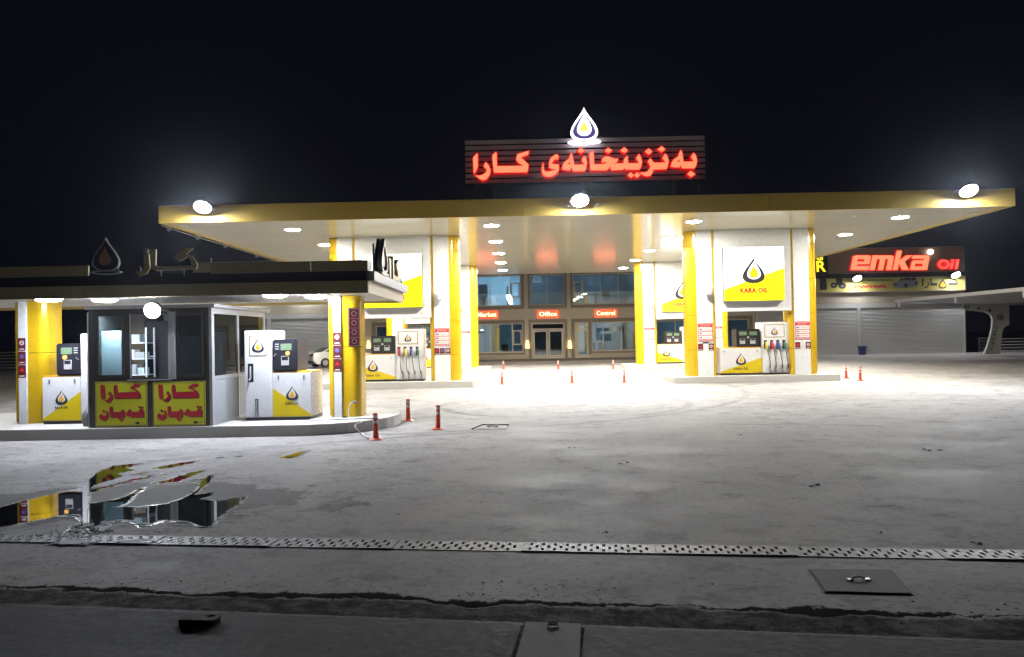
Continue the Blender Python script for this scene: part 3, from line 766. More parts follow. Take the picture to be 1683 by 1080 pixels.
def floodlight(name, label, loc, tilt, w, h, lens, rz=0.0, group=None, glow=True):
    """wall floodlight: finned body, tilted lens facing the forecourt, yoke"""
    t = thing(name, label, 'floodlight', loc, rz, group)
    c, s_ = math.cos(tilt), math.sin(tilt)          # tilt 0 looks at the camera, 90 deg straight down
    def T(x, d, u): return (x, -d * c - u * s_, -d * s_ + u * c)
    def B(mb, x0, x1, d0, d1, u0, u1):
        mb.add([T(x0, d0, u0), T(x1, d0, u0), T(x1, d1, u0), T(x0, d1, u0), T(x0, d0, u1), T(x1, d0, u1), T(x1, d1, u1), T(x0, d1, u1)],
               [(0, 3, 2, 1), (4, 5, 6, 7), (0, 1, 5, 4), (1, 2, 6, 5), (2, 3, 7, 6), (3, 0, 4, 7)])
    def disc(mb, rx, ru, d0, d1, n=28):
        ring = lambda d: [T(rx * math.cos(2 * PI * k / n), d, ru * math.sin(2 * PI * k / n)) for k in range(n)]
        mb.add(ring(d0) + ring(d1), [tuple(range(n))[::-1], tuple(range(n, 2 * n))] + [(k, (k + 1) % n, n + (k + 1) % n, n + k) for k in range(n)])
    mb = MB(); disc(mb, w / 2, h / 2, -.05, .05)
    for k in range(6):
        x = -w * .33 + w * .66 * k / 5; B(mb, x - .008, x + .008, -.10, -.052, -h * .32, h * .32)
    mb.build('housing', 'black', t, bevel=.006)
    mb = MB(); disc(mb, w * .46, h * .46, .0505, .0535)
    dome = lambda q, d: [T(w * .46 * q * math.cos(2 * PI * k / 28), d, h * .46 * q * math.sin(2 * PI * k / 28)) for k in range(28)]
    prof = [(.98, .054), (.80, .075), (.5, .092), (.05, .098)]
    for (qa, da), (qb, db) in zip(prof, prof[1:]): mb.add(dome(qa, da) + dome(qb, db), [(k, (k + 1) % 28, 28 + (k + 1) % 28, 28 + k) for k in range(28)])
    mb.build('lens', lens, t, smooth=True)
    mb = MB()
    for sx in (-1, 1): mb.box(sx * (w / 2 + .014) - .008, sx * (w / 2 + .014) + .008, -.02, .30, -.02, .02)
    mb.box(-w / 2 - .022, w / 2 + .022, .302, .32, -.03, .03); mb.build('yoke', 'steel_dull', t)
    return t
for (px, py, lab) in ((333, 339, 'blazing white floodlight at the left end of the yellow canopy edge'), (953, 328, 'blazing white floodlight in the middle of the canopy edge below the red sign'), (1592, 312, 'blazing white floodlight at the right end of the canopy edge')):
    x, z = at(px, py, 23.15)
    floodlight('floodlight', lab, (x, 23.17, z), math.radians(50), .56, .50, 'lens_flood', group='floodlights on the canopy edge')

# ------------------------------------------------------------------ pillars
PZ0, PZ1 = .25, SZ - .005
def make_pillar(flip):
    """white flat face between two half-round yellow ends; local x 0..1.2 (outer end at 0), front at y = 0"""
    t = thing('pillar', '', 'pillar', group='yellow and white canopy pillars')
    X = (lambda a: 1.2 - a) if flip else (lambda a: a)
    D = .95
    def half(xc, w, d, outer, y0=.03, n=12):     # half ellipse bulging outwards from xc
        sgn = -1 if outer else 1
        pts = [(X(xc + sgn * w * math.cos(a)), y0 + d / 2 + d / 2 * math.sin(a)) for a in [-PI / 2 + PI * i / n for i in range(n + 1)]]
        return pts
    core = MB().box(min(X(.2), X(1.05)), max(X(.2), X(1.05)), .1, D - .1, 0, PZ1 - PZ0); core.build('core', 'black_matt', t)
    segs = [0, 1.0, 2.33, 3.66, 4.99, PZ1 - PZ0]
    mo, mi_ = MB(), MB()
    for a, b in zip(segs, segs[1:]):
        mo.prism(half(.40, .40, D - .06, True), 'z', a + (.006 if a else 0), b - .006)
        mi_.prism(half(1.0, .20, D - .06, False), 'z', a + (.006 if a else 0), b - .006)
    mo.build('yellow_cladding', 'yellow', t, smooth=True); mi_.build('yellow_cladding', 'yellow', t, smooth=True)
    wp = MB()
    a, b = sorted((X(.402), X(.998)))
    wp.box(a, b, 0, .098, 0, 2.9).box(a, b, 0, .098, 2.906, PZ1 - PZ0).box(a, b, D - .098, D, 0, PZ1 - PZ0)
    wp.build('white_panel', 'white_panel', t, bevel=.004)
    return t
pil = {}
pl_lab = {(0, 0, 0): 'pillar behind the kiosk canopy, left end of the front left pump bay', (0, 0, 1): 'pillar with three dark stickers, right end of the front left pump bay', (1, 0, 0): 'pillar with price board, left end of the front right pump bay', (1, 0, 1): 'outermost right pillar, right end of the front right pump bay',
          (0, 1, 0): 'pillar seen through the left pump bay opening, back row', (0, 1, 1): 'back row pillar left of the shop window, beside the lit shop sign', (1, 1, 0): 'back row pillar right of the office windows, left end of its bay', (1, 1, 1): 'back row pillar at the right end of the back right pump bay'}
for b in (0, 1):
    for r, Y in ((0, YF), (1, YB)):
        for e in (0, 1):
            x = BX[b] if e == 0 else BX[b] + BW - 1.2
            if e not in pil: pil[e] = make_pillar(bool(e)); o = pil[e]
            else: o = copy_tree(pil[e])
            o.location = (x, Y, PZ0); o['label'] = pl_lab[(b, r, e)]

# header panels between pillars and the lit box signs on them
HZ = 2.70
def make_header():
    t = thing('header_panel', '', 'header panel', group='white header panels over the pump bays')
    w = BW - 2 * 1.10
    mb = MB()
    for a, b in ((0, w / 3), (w / 3, 2 * w / 3), (2 * w / 3, w)):
        mb.box(a + .002, b - .002, -.035, .03, HZ, PZ1)
    mb.build('front_panel', 'white_panel', t)
    mb = MB(); mb.box(0, w, .032, .60, HZ + .02, PZ1); mb.build('beam_box', 'white_panel', t)
    return t
def make_lightbox(slope):
    """2.3 x 2.06 m lit box, white over yellow with a slanting division"""
    t = thing('lightbox_sign', '', 'lightbox sign', group='lit logo signs over the pump bays')
    w, h = 2.30, 2.06
    MB().box(-w / 2, w / 2, -.20, 0, 0, h).build('case', 'alu', t, bevel=.01)
    l, r = .22 * h, .60 * h
    mb = MB(); mb.prism([(-w / 2 + .012, l), (w / 2 - .012, r), (w / 2 - .012, h - .012), (-w / 2 + .012, h - .012)], 'y', -.208, -.201); mb.build('white_face', 'lit_white', t)
    mb = MB(); mb.prism([(-w / 2 + .012, .012), (w / 2 - .012, .012), (w / 2 - .012, r), (-w / 2 + .012, l)], 'y', -.208, -.201); mb.build('yellow_face', 'lit_yellow', t)
    emblem('logo', t, -.02, 1.16, .98, -.211, 'charcoal', 'lit_white', 'lit_amber')
    mb = MB(); add_text(mb, 'KARA OIL', -.02, -.215, .39, .25, .010, 1.12, .014, width=1.06); mb.build('lettering', 'red_print', t)
    mb = MB()
    for k, (x, wd) in enumerate(((-.40, .05), (-.28, .10), (-.12, .16), (.10, .12), (.25, .06), (.36, .10))): mb.box(x, x + wd, -.214, -.209, .64 + .02 * (k % 2), .655 + .02 * (k % 2))
    mb.build('small_script', 'maroon', t)
    return t
hd = make_header(); lb = make_lightbox(1)
k = 0
for b in (0, 1):
    for r, Y in ((0, YF), (1, YB)):
        o = hd if k == 0 else copy_tree(hd); o.location = (BX[b] + 1.10, Y, 0)
        o['label'] = 'white header panel above the %s %s pumps' % (('front', 'back')[r], ('left', 'right')[b])
        o = lb if k == 0 else copy_tree(lb); o.location = (BX[b] + BW / 2 - (.02 if b else .0), Y - .037, 3.08)
        o['label'] = ['lit logo sign half hidden behind the kiosk roof sign', 'lit logo sign over the back left pumps', 'fully visible lit white and yellow logo sign over the front right pumps', 'lit logo sign partly hidden by a pillar, over the back right pumps'][k]
        k += 1

# ------------------------------------------------------------------ fuel pumps
def pump_logo(t, cx, cz, h, y): return emblem('logo', t, cx, cz, h, y)
def make_pump(colors, rising):
    """wide dispenser: low cabinet with display head on the left, tall hose cabinet with four nozzles on the right"""
    t = thing('fuel_pump', '', 'fuel pump', group='four hose fuel pumps')
    LW, TW, D = 1.62, 1.09, .75
    MB().box(.01, LW + TW - .01, .02, D - .02, 0, .07).build('plinth', 'black', t)
    MB().box(0, LW - .003, .03, D, .072, 1.04).build('low_cabinet', 'white_paint', t, bevel=.012)
    MB().box(.01, LW - .01, .06, D - .04, 1.042, 1.075).build('top_ledge', 'orange_print', t)
    MB().box(LW, LW + TW, 0, D + .03, .072, 2.02).build('hose_cabinet', 'white_paint', t, bevel=.015)
    a, b = (.05, .60) if rising else (.62, .10)
    MB().prism([(.012, .085), (LW - .015, .085), (LW - .015, .085 + b * .97), (.012, .085 + a * .97)], 'y', .024, .029).build('yellow_wedge', 'yellow_print', t)
    pump_logo(t, .72 if not rising else .80, .62, .46, .021)
    mb = MB(); add_text(mb, 'KARA OIL', .72 if not rising else .80, .020, .245, .115, .006, 1.2, .003, width=.55); mb.build('lettering', 'charcoal', t)
    mb = MB()
    for x in (.14, LW - .20): mb.box(x, x + .03, .015, .029, .88, .95)
    mb.build('lock', 'steel_dull', t)
    MB().box(.66, LW - .06, .05, D - .05, 1.077, 1.77).build('display_head', 'black', t, bevel=.02)
    for x in (.76, 1.16):
        s_ = MB().box(x, x + .28, .038, .049, 1.53, 1.67).build('screen', 'lcd', t)
        p = MB().box(x + .02, x + .22, .030, .049, 1.20, 1.40).build('keypad', 'keypad', t)
        MB().box(x + .035, x + .205, .026, .0295, 1.33, 1.39).build('card_slot', 'black_matt', p)
    MB().cyl((1.10, .05, 1.45), (1.10, .03, 1.45), .04, n=14).build('button', 'keypad', t)
    f = MB(); frame(f, LW + .10, LW + TW - .22, 1.43, 1.93, -.008, -.001, .025); f.build('sign_frame', 'gold', t)
    MB().box(LW + .126, LW + TW - .246, -.005, -.001, 1.457, 1.903).build('sign_plate', 'white_paint', t)
    pump_logo(t, LW + .48, 1.675, .30, -.008)
    for k, cname in enumerate(colors):
        x = LW + .13 + k * .235
        MB().box(x - .055, x + .055, -.004, .0, .98, 1.33).build('holster', 'black_matt', t)
        nz = MB(); nz.tube([(x + .01, -.03, 1.26), (x + .02, -.07, 1.18), (x + .03, -.08, 1.08), (x + .045, -.06, .98)], [.03, .042, .038, .022], 8)
        nz.box(x - .015, x + .01, -.06, -.02, 1.00, 1.22)
        nz.build('nozzle', cname, t, smooth=True)
        rnd = random.Random(k + len(colors[0])); sag = rnd.uniform(-.04, .05)
        pts = []
        for i in range(11):
            u = i / 10; z = .98 - .72 * u - .10 * math.sin(PI * u)
            pts.append((x + .045 + (.10 + sag * .4) * u + sag * math.sin(PI * u), -.06 - .10 * math.sin(PI * u), z))
        MB().tube(pts, .016, 7).build('hose', 'rubber', t, smooth=True)
        px_ = pts[-1][0]
        cb = MB()
        for i in range(9): cb.lathe([(.03, 0), (.036, .012), (.03, .024)], (px_ - .0, -.035, .10 + i * .03), 8)
        cb.cyl((px_, -.035, .075), (px_, -.035, .40), .022, n=8); cb.build('hose_boot', 'steel_dull', t, smooth=True)
    return t
pA = make_pump(['noz_red', 'noz_yellow', 'noz_blue', 'noz_green'], False)
pA.location = (BX[0] + .95, YF + .20, .25); pA['label'] = 'four hose fuel pump on the front left island, beside the kiosk'
pB = make_pump(['noz_yellow', 'noz_red', 'noz_blue', 'noz_green'], True)
pB.location = (BX[1] + 1.30, YF + .20, .25); pB['label'] = 'four hose fuel pump with yellow, red, blue and green nozzles, front right island'
clone(pA, (BX[1] + .95, YB + .25, .25), 'smaller looking fuel pump on the back right island, cut off by a pillar')
clone(pB, (BX[0] + 2.6 - 1.3, YB + .25, .25), 'fuel pump on the back left island, glimpsed behind the front left pump')

def make_gas_pump(mirror):
    t = thing('gas_pump', '', 'gas pump', group='gas pumps at the kiosk')
    X = (lambda a: 1.41 - a) if mirror else (lambda a: a)
    def bx(mb, a, b, *r): a, b = sorted((X(a), X(b))); return mb.box(a, b, *r)
    D, TW = .92, .58
    bx(MB(), .01, 1.40, .03, D - .03, 0, .07).build('plinth', 'black', t)
    bx(MB(), 0, TW, 0, D, .072, 1.91).build('hose_cabinet', 'white_paint', t, bevel=.015)
    bx(MB(), TW + .003, 1.41, .012, D - .01, .072, 1.00).build('low_cabinet', 'white_paint', t, bevel=.010)
    bx(MB(), TW + .01, 1.40, .05, D - .05, 1.002, 1.03).build('top_ledge', 'orange_print', t)
    bx(MB(), TW + .006, TW + .54, .02, D - .10, 1.033, 1.71).build('display_head', 'navy', t, bevel=.025)
    pts = [(X(TW + .012), .08), (X(1.395), .08), (X(1.395), .12), (X(TW + .012), .68)]
    MB().prism(pts, 'y', .006, .011).build('yellow_wedge', 'yellow_print', t)
    pump_logo(t, X(TW + .42), .57, .30, .004)
    mb = MB(); add_text(mb, 'KARA OIL', X(TW + .42), .003, .355, .062, .005, 1.2, .0018, width=.28); mb.build('lettering', 'charcoal', t)
    mb = MB()
    for a in (TW + .12, TW + .66): bx(mb, a, a + .03, -.002, .011, .86, .95)
    mb.build('lock', 'steel_dull', t)
    bx(MB(), TW + .19, TW + .42, .008, .019, 1.48, 1.62).build('screen', 'lcd', t)
    mb = MB()
    for z in (1.50, 1.55, 1.60): bx(mb, TW + .07, TW + .15, .012, .019, z, z + .02)
    mb.build('indicator_strip', 'keypad', t)
    MB().cyl((X(TW + .34), .02, 1.415), (X(TW + .34), -.01, 1.415), .045, n=16).build('button', 'button', t, smooth=True)
    kp = bx(MB(), TW + .20, TW + .36, .004, .019, 1.16, 1.36).build('keypad', 'keypad', t)
    bx(MB(), TW + .215, TW + .345, .0005, .0035, 1.27, 1.345).build('card_slot', 'black_matt', kp)
    mb = MB(); mb.tube([(X(TW + .05), .015, 1.36), (X(TW + .08), .0, 1.39), (X(TW + .10), .012, 1.40)], .014, 6); mb.build('key_lever', 'steel', t, smooth=True)
    f = MB(); a, b = sorted((X(.11), X(.48))); frame(f, a, b, 1.37, 1.79, -.008, -.001, .014); f.build('sign_frame', 'gold', t)
    MB().box(a + .0145, b - .0145, -.005, -.001, 1.385, 1.775).build('sign_plate', 'white_paint', t)
    pump_logo(t, (a + b) / 2, 1.59, .30, -.008)
    bx(MB(), .075, .19, -.004, .0, .82, 1.21).build('holster', 'black_matt', t)
    mb = MB(); mb.tube([(X(.13), -.01, 1.15), (X(.14), -.05, 1.05), (X(.135), -.04, .90), (X(.12), -.08, .86)], [.016, .02, .024, .018], 7); mb.build('nozzle', 'steel_dull', t, smooth=True)
    s_ = MB(); bx(s_, .215, .285, -.004, .0, .08, .46); s_.build('hose_slot', 'black_matt', t)
    mb = MB(); mb.tube([(X(.25), -.02, .08), (X(.25), -.03, .30), (X(.25), -.012, .44)], [.024, .020, .016], 8); mb.build('hose_pipe', 'steel', t, smooth=True)
    for a in (.10, .48): MB().cyl((X(a), .001, 1.86), (X(a), -.006, 1.86), .012, n=10).build('fixing_screw', 'steel_dull', t)
    return t
gp = make_gas_pump(False); gp.location = (at(403, 690, 15.4)[0], 15.4, .22); gp['label'] = 'white gas pump right of the booth, with navy display head and yellow wedge'
gq = make_gas_pump(True); gq.location = (at(69.5, 690, 15.4)[0], 15.4, .22); gq['label'] = 'white gas pump left of the booth, mirrored, half hidden by it'
mb = MB(); mb.lathe([(.10, 0), (.13, .10), (.13, .24), (.06, .34), (.03, .40)], (0, 0, 0), 14)
x = at(141, 668, 14.9)[0]; o = mb.build('gas_bottle', 'steel_dull', smooth=True); o.location = (x, 15.0, .22); tag(o, 'small grey gas bottle standing against the left side of the booth', 'gas bottle')

# ------------------------------------------------------------------ kiosk canopy, columns, roof signs
KY0, KY1 = 14.1, 18.4
KX1 = at(605, 470, KY0)[0]; KX0 = -16.0
def kiosk_canopy():
    t = thing('kiosk_canopy', 'low flat kiosk roof with dull yellow panels and a dark band', 'canopy', (KX1 - 5, KY0, 0))
    def bands(z0, z1, xs, name, y0=KY0):
        mb = MB()
        for a, b in zip(xs, xs[1:]): mb.box(a + .004, b - .004, y0, y0 + .05, z0, z1)
        mb.build(name, 'kiosk_band', t, world=True)
    xs = [KX0] + [at(p, 470, KY0)[0] for p in (137, 260, 381, 505)] + [KX1]
    bands(2.80, 3.04, xs, 'lower_band')
    xr = [at(p, 440, KY0)[0] for p in (345.5, 381, 511)] + [KX1]
    bands(3.235, 3.435, xr, 'upper_band'); bands(3.235, 3.435, [KX0, at(135, 440, KY0)[0], at(145, 440, KY0)[0]], 'upper_band')
    MB().box(KX0, KX1 - .05, KY0 + .052, KY0 + .12, 2.83, 3.26).build('dark_band', 'band_dark', t, world=True)
    MB().box(KX0, KX1 - .06, KY0 + .122, KY1 - .06, 2.86, 2.92).build('ceiling_panel', 'soffit_kiosk', t, world=True)
    MB().box(KX0, KX1 - .06, KY0 + .15, KY1 - .06, 3.20, 3.25).build('roof', 'steel_dull', t, world=True)
    # right-hand end: pale lower fascia, projecting pale band above
    MB().box(KX1 - .05, KX1 - .002, KY0 + .055, KY1, 2.80, 3.04).build('end_panel', 'kiosk_end', t, world=True)
    MB().box(KX1 - .05, KX1 + .10, KY0 + .125, KY1 + .05, 3.046, 3.235).build('end_band', 'letter_grey', t, world=True, bevel=.004)
    MB().box(KX1 - .05, KX1 - .002, KY0 + .055, KY0 + .40, 3.237, 3.435).build('upper_end_panel', 'letter_grey', t, world=True)
    MB().box(KX0, KX1 - .06, KY1 - .058, KY1, 2.80, 3.40).build('back_fascia', 'yellow_dull', t, world=True)
kiosk_canopy()
kl = None
for (px, y, lab) in ((80, 14.62, 'kiosk ceiling light at the far left above the yellow column'), (172, 15.2, 'kiosk ceiling light above the left window of the booth'), (452, 14.75, 'kiosk ceiling light above the right gas pump'), (520, 15.35, 'kiosk ceiling light beside the right kiosk column')):
    if kl is None:
        kl = thing('ceiling_downlight', '', 'ceiling light', group='round lights in the kiosk ceiling')
        MB().lathe([(.24, 0), (.285, 0), (.285, -.015), (.25, -.03), (.24, -.025), (.24, 0)], n=24, caps=False).build('trim_ring', 'white_paint', kl, smooth=True)
        MB().lathe([(.001, -.080), (.16, -.074), (.225, -.052), (.238, -.028), (.238, -.010), (.001, -.010)], n=24).build('lens', 'lens_kiosk', kl); o = kl
    else: o = copy_tree(kl)
    o.location = (at(px, 488, y)[0], y, 2.858); o['label'] = lab

def make_kiosk_column():
    """flat white strip in front of a round yellow shaft; local x 0..0.68"""
    t = thing('kiosk_column', '', 'column', group='kiosk columns'); H = 2.635
    MB().box(.0, .115, .06, .60, 0, H).build('yellow_fin', 'yellow', t, bevel=.03)
    MB().box(.118, .285, .0, .30, 0, H).build('white_strip', 'white_panel', t, bevel=.004)
    mb = MB()
    for a, b in ((0, 1.515), (1.525, H)):
        pts = [(.287, .05), (.50, .05)] + [(.50 + .18 * math.sin(u), .23 - .18 * math.cos(u)) for u in [PI / 2 * i / 8 for i in range(1, 9)]] + [(.68, .62), (.287, .62)]
        mb.prism(pts, 'z', a, b)
    mb.build('yellow_shaft', 'yellow', t, smooth=True)
    MB().box(.12, .66, .32, .60, 0, H - .01).build('core', 'black_matt', t)
    return t
kc = make_kiosk_column(); kc.location = (at(541, 692, 15.8)[0], 15.8, .22); kc['label'] = 'yellow and white kiosk column at the round end of the kerb'
kq = clone(kc, (at(77, 692, 15.6)[0] - .72, 15.6, .22), 'yellow and white kiosk column at the far left beside the gas pump')

def sticker(label, x, y, z, w, h, kind, group='dark safety stickers'):
    t = thing('safety_sticker', label, 'sticker', (x, y, z), 0, group)
    MB().prism(rounded(-w / 2, w / 2, 0, h, min(w, h) * .12, 4), 'y', -.004, 0).build('backing', 'maroon', t)
    mb = MB(); cz = h * .62; r = min(w, h) * .30
    pts = [(r * math.cos(a), cz + r * math.sin(a)) for a in [2 * PI * i / 18 for i in range(18)]]
    if kind == 'disc': add_loops(mb, [pts], -.006, .003, 0)
    elif kind == 'ring': add_loops(mb, [pts, [(p[0] * .68, cz + (p[1] - cz) * .68) for p in pts]], -.006, .003, 0); mb.box(-r * .75, r * .75, -.008, -.0045, cz - r * .1, cz + r * .1)
    else: mb.prism([(-r * 1.1, cz - r * .7), (r * 1.1, cz - r * .7), (0, cz + r * 1.1)], 'y', -.008, -.0045)
    mb.build('symbol', {'disc': 'blue_print', 'ring': 'pale_print', 'warn': 'red_print'}[kind], t)
    MB().box(-w * .32, w * .32, -.006, -.0045, h * .10, h * .18).build('caption', 'pale_print', t)
    return t
for (c, side) in ((kc, 'right'), (kq, 'left')):
    for k, (zz, kind) in enumerate(((1.57, 'ring'), (1.28, 'disc'), (.99, 'warn'))):
        sticker('dark %s sticker on the %s kiosk column, %s of three' % (('prohibition', 'blue disc', 'red warning')[k], side, ('top', 'middle', 'lowest')[k]), c.location.x + .2, c.location.y - .001, .22 + zz, .165, .275, kind)
t = thing('notice_board', 'tall maroon notice with four symbols, on the round side of the kiosk column', 'notice', (kc.location.x + .535, kc.location.y + .09, .22 + 1.53), math.radians(28))
mb = MB(); mb.box(-.125, .125, -.07, -.055, 0, .84); mb.build('backing', 'maroon', t)
mb = MB(); frame(mb, -.115, .115, .01, .83, -.074, -.0705, .012)
for k in range(4): mb.box(-.10, .10, -.073, -.0705, .205 * k + .19, .205 * k + .20)
mb.build('border', 'maroon_pale', t)
for k in range(4):
    mb = MB(); z = .11 + .2 * k
    pts = [(.06 * math.cos(a), z + .06 * math.sin(a)) for a in [2 * PI * i / 16 for i in range(16)]]
    add_loops(mb, [pts, [(p[0] * .7, z + (p[1] - z) * .7) for p in pts]], -.0725, .003); mb.build('symbol', 'maroon_pale', t)

def white_hose():
    P = lambda px, py, Y: (lambda q: (q[0], Y, q[1]))(at(px, py, Y))
    t = thing('water_hose', 'white hose hanging from the kiosk column onto the kerb and ground', 'hose', (P(575, 690, 15.7)[0], 15.7, .22))
    g1, g2, g3 = gr(612, 722), gr(596, 716), gr(583, 700, .23)
    pts = [P(582, 661, 15.82), P(577, 662, 15.72), P(573.5, 670, 15.68), P(573, 680, 15.65), P(576, 690, 15.5), (g3[0], 14.75, .24), (P(584, 704, 14.46)[0], 14.44, .20), (g2[0] - .05, 14.40, .06), (g2[0], g2[1] - .02, .02), (g1[0] - .05, g1[1] - .05, .015)]
    out = []
    for i in range(len(pts) - 1):
        p0, p1, p2, p3 = [Vector(pts[max(0, min(len(pts) - 1, i + d))]) for d in (-1, 0, 1, 2)]
        for k in range(5):
            u = k / 5; out.append(.5 * ((2 * p1) + (-p0 + p2) * u + (2 * p0 - 5 * p1 + 4 * p2 - p3) * u * u + (-p0 + 3 * p1 - 3 * p2 + p3) * u ** 3))
    MB().tube(out, .013, 8).build('tube', 'cable', t, smooth=True, world=True)
    MB().cyl(P(584, 661, 15.84), P(581, 661, 15.78), .035, .03, 12).build('tap', 'steel_dull', t, world=True, smooth=True)
    MB().cyl(P(569, 690, 15.75), P(566, 690, 15.66), .07, .07, 14).build('end_fitting', 'black', t, world=True, smooth=True)
white_hose()
o = MB().tube([(-4.4, 15.25, .235), (-3.9, 15.3, .235), (-3.4, 15.35, .24), (-3.0, 15.4, .235)], .016, 6).build('ground_pipe', 'steel_dull', smooth=True); tag(o, 'thin grey pipe lying on the kiosk kerb at the foot of the column', 'pipe')

# writing -------------------------------------------------------------
def conv(loops, ox, oy, s, Y):
    return [[at(ox + p[0] / s, oy + p[1] / s, Y) for p in lp] for lp in loops]
def smooth_loop(lp, it=1):
    return lp
def ell(cx, cy, rx, ry, n=18): return [(cx + rx * math.cos(2 * PI * i / n), cy + ry * math.sin(2 * PI * i / n)) for i in range(n)]

def kiosk_roof_signs():
    Y = 14.085
    G = [[(860, 245), (925, 240), (920, 450), (950, 465), (1395, 455), (1385, 380), (1340, 335), (1290, 370), (1235, 390), (1190, 370), (1170, 335), (1250, 270), (1320, 225), (1420, 220), (1320, 305), (1400, 330), (1450, 390), (1470, 450), (1455, 495), (925, 515), (860, 485)],
         [(770, 300), (830, 300), (845, 480), (800, 560), (740, 580), (660, 545), (665, 525), (720, 535), (770, 500)], ell(795, 255, 30, 28)]
    L = conv(G, 140, 380, 8.014, Y)
    x0, z0 = at(270, 452, Y)
    t = thing('roof_letters', 'unlit dull gold raised lettering standing on the kiosk roof', 'roof sign', (x0, Y, 3.25))
    mb = MB()
    for lp in L: add_loops(mb, [grow(lp, .003)], Y + .03, .05)
    mb.build('lettering', 'letter_gold', t, world=True)
    mb = MB()
    for px in (228, 262, 300): mb.cyl((at(px, 440, Y)[0], Y + .062, 3.20), (at(px, 440, Y)[0], Y + .062, 3.40), .012, n=8)
    mb.build('stand_pin', 'steel_dull', t, world=True)
    # drop emblem
    x, zt = at(174, 391, Y); zb = at(174, 446, Y)[1]
    t = thing('roof_emblem', 'unlit drop shaped emblem standing on the front of the kiosk roof', 'roof sign', (x, Y, 3.25))
    h = zt - zb; w = h * .80; cz = (zt + zb) / 2
    mb = MB(); add_loops(mb, [drop(x, cz, w, h), drop(x, cz - .005, w * .93, h * .93)], Y + .01, .06); mb.build('rim', 'letter_grey', t, world=True)
    mb = MB(); add_loops(mb, [drop(x, cz, w * .925, h * .925)], Y, .04); mb.build('back_plate', 'navy', t, world=True)
    mb = MB(); add_loops(mb, [drop(x - .01, cz - h * .05, w * .46, h * .56)], Y - .01, .03); mb.build('core', 'amber_dull', t, world=True)
    mb = MB()
    pts = [(x + .30 * math.cos(a), zb - .02 + .045 * math.sin(a)) for a in [2 * PI * i / 24 for i in range(24)]]
    add_loops(mb, [pts, [(x + (p[0] - x) * .84, zb - .02 + (p[1] - zb + .02) * .5) for p in pts]], Y + .005, .09); mb.build('base', 'letter_grey', t, world=True)
    MB().box(x - .2, x + .2, Y + .064, Y + .10, 3.10, zb + .1).build('stand_plate', 'band_dark', t, world=True)
    # on the right-hand end of the roof, facing right
    t = thing('roof_emblem', 'drop emblem and letter seen edge-on at the right end of the kiosk roof', 'roof sign', (KX1, 15.2, 3.236))
    def side(loops, name, m, x0, d):
        mb = MB()
        vs, fs = outline_mesh(loops, d); mb.add([(x0 + y, a, b) for a, y, b in vs], fs); mb.build(name, m, t)
    zc = .41
    side([drop(.15, zc, .72, .74)], 'back_plate', 'charcoal', -.03, .07)
    side([drop(.15, zc, .72, .74), drop(.15, zc, .61, .63)], 'rim', 'letter_grey', .06, .10)
    side([drop(.15, zc - .03, .32, .40)], 'core', 'letter_gold', .05, .06)
    side([[(-.22, .0), (.52, .0), (.52, .06), (-.22, .06)]], 'base', 'letter_grey', .04, .16)
    K = [(.85, .02), (1.05, .02), (1.05, .42), (.85, .46)]
    side([K], 'letter', 'letter_gold', .0, .16)
    side([[(1.30, .02), (2.3, .02), (2.3, .10), (2.2, .25), (1.9, .38), (2.3, .52), (2.1, .54), (1.75, .40), (1.95, .20), (2.0, .12), (1.45, .12), (1.45, .50), (1.30, .54)]], 'letter', 'letter_gold', .0, .16)
    MB().box(-.06, -.02, -.32, -.28, .0, .62).build('support_post', 'black', t)
kiosk_roof_signs()
x, z = at(347, 431, 14.6); o = MB().cyl((0, 0, 0), (0, 0, .36), .014, n=8).build('thin_pole', 'letter_grey'); o.location = (x, 14.6, 3.23); tag(o, 'thin pale pole standing on the kiosk roof right of the gold letters', 'pole')

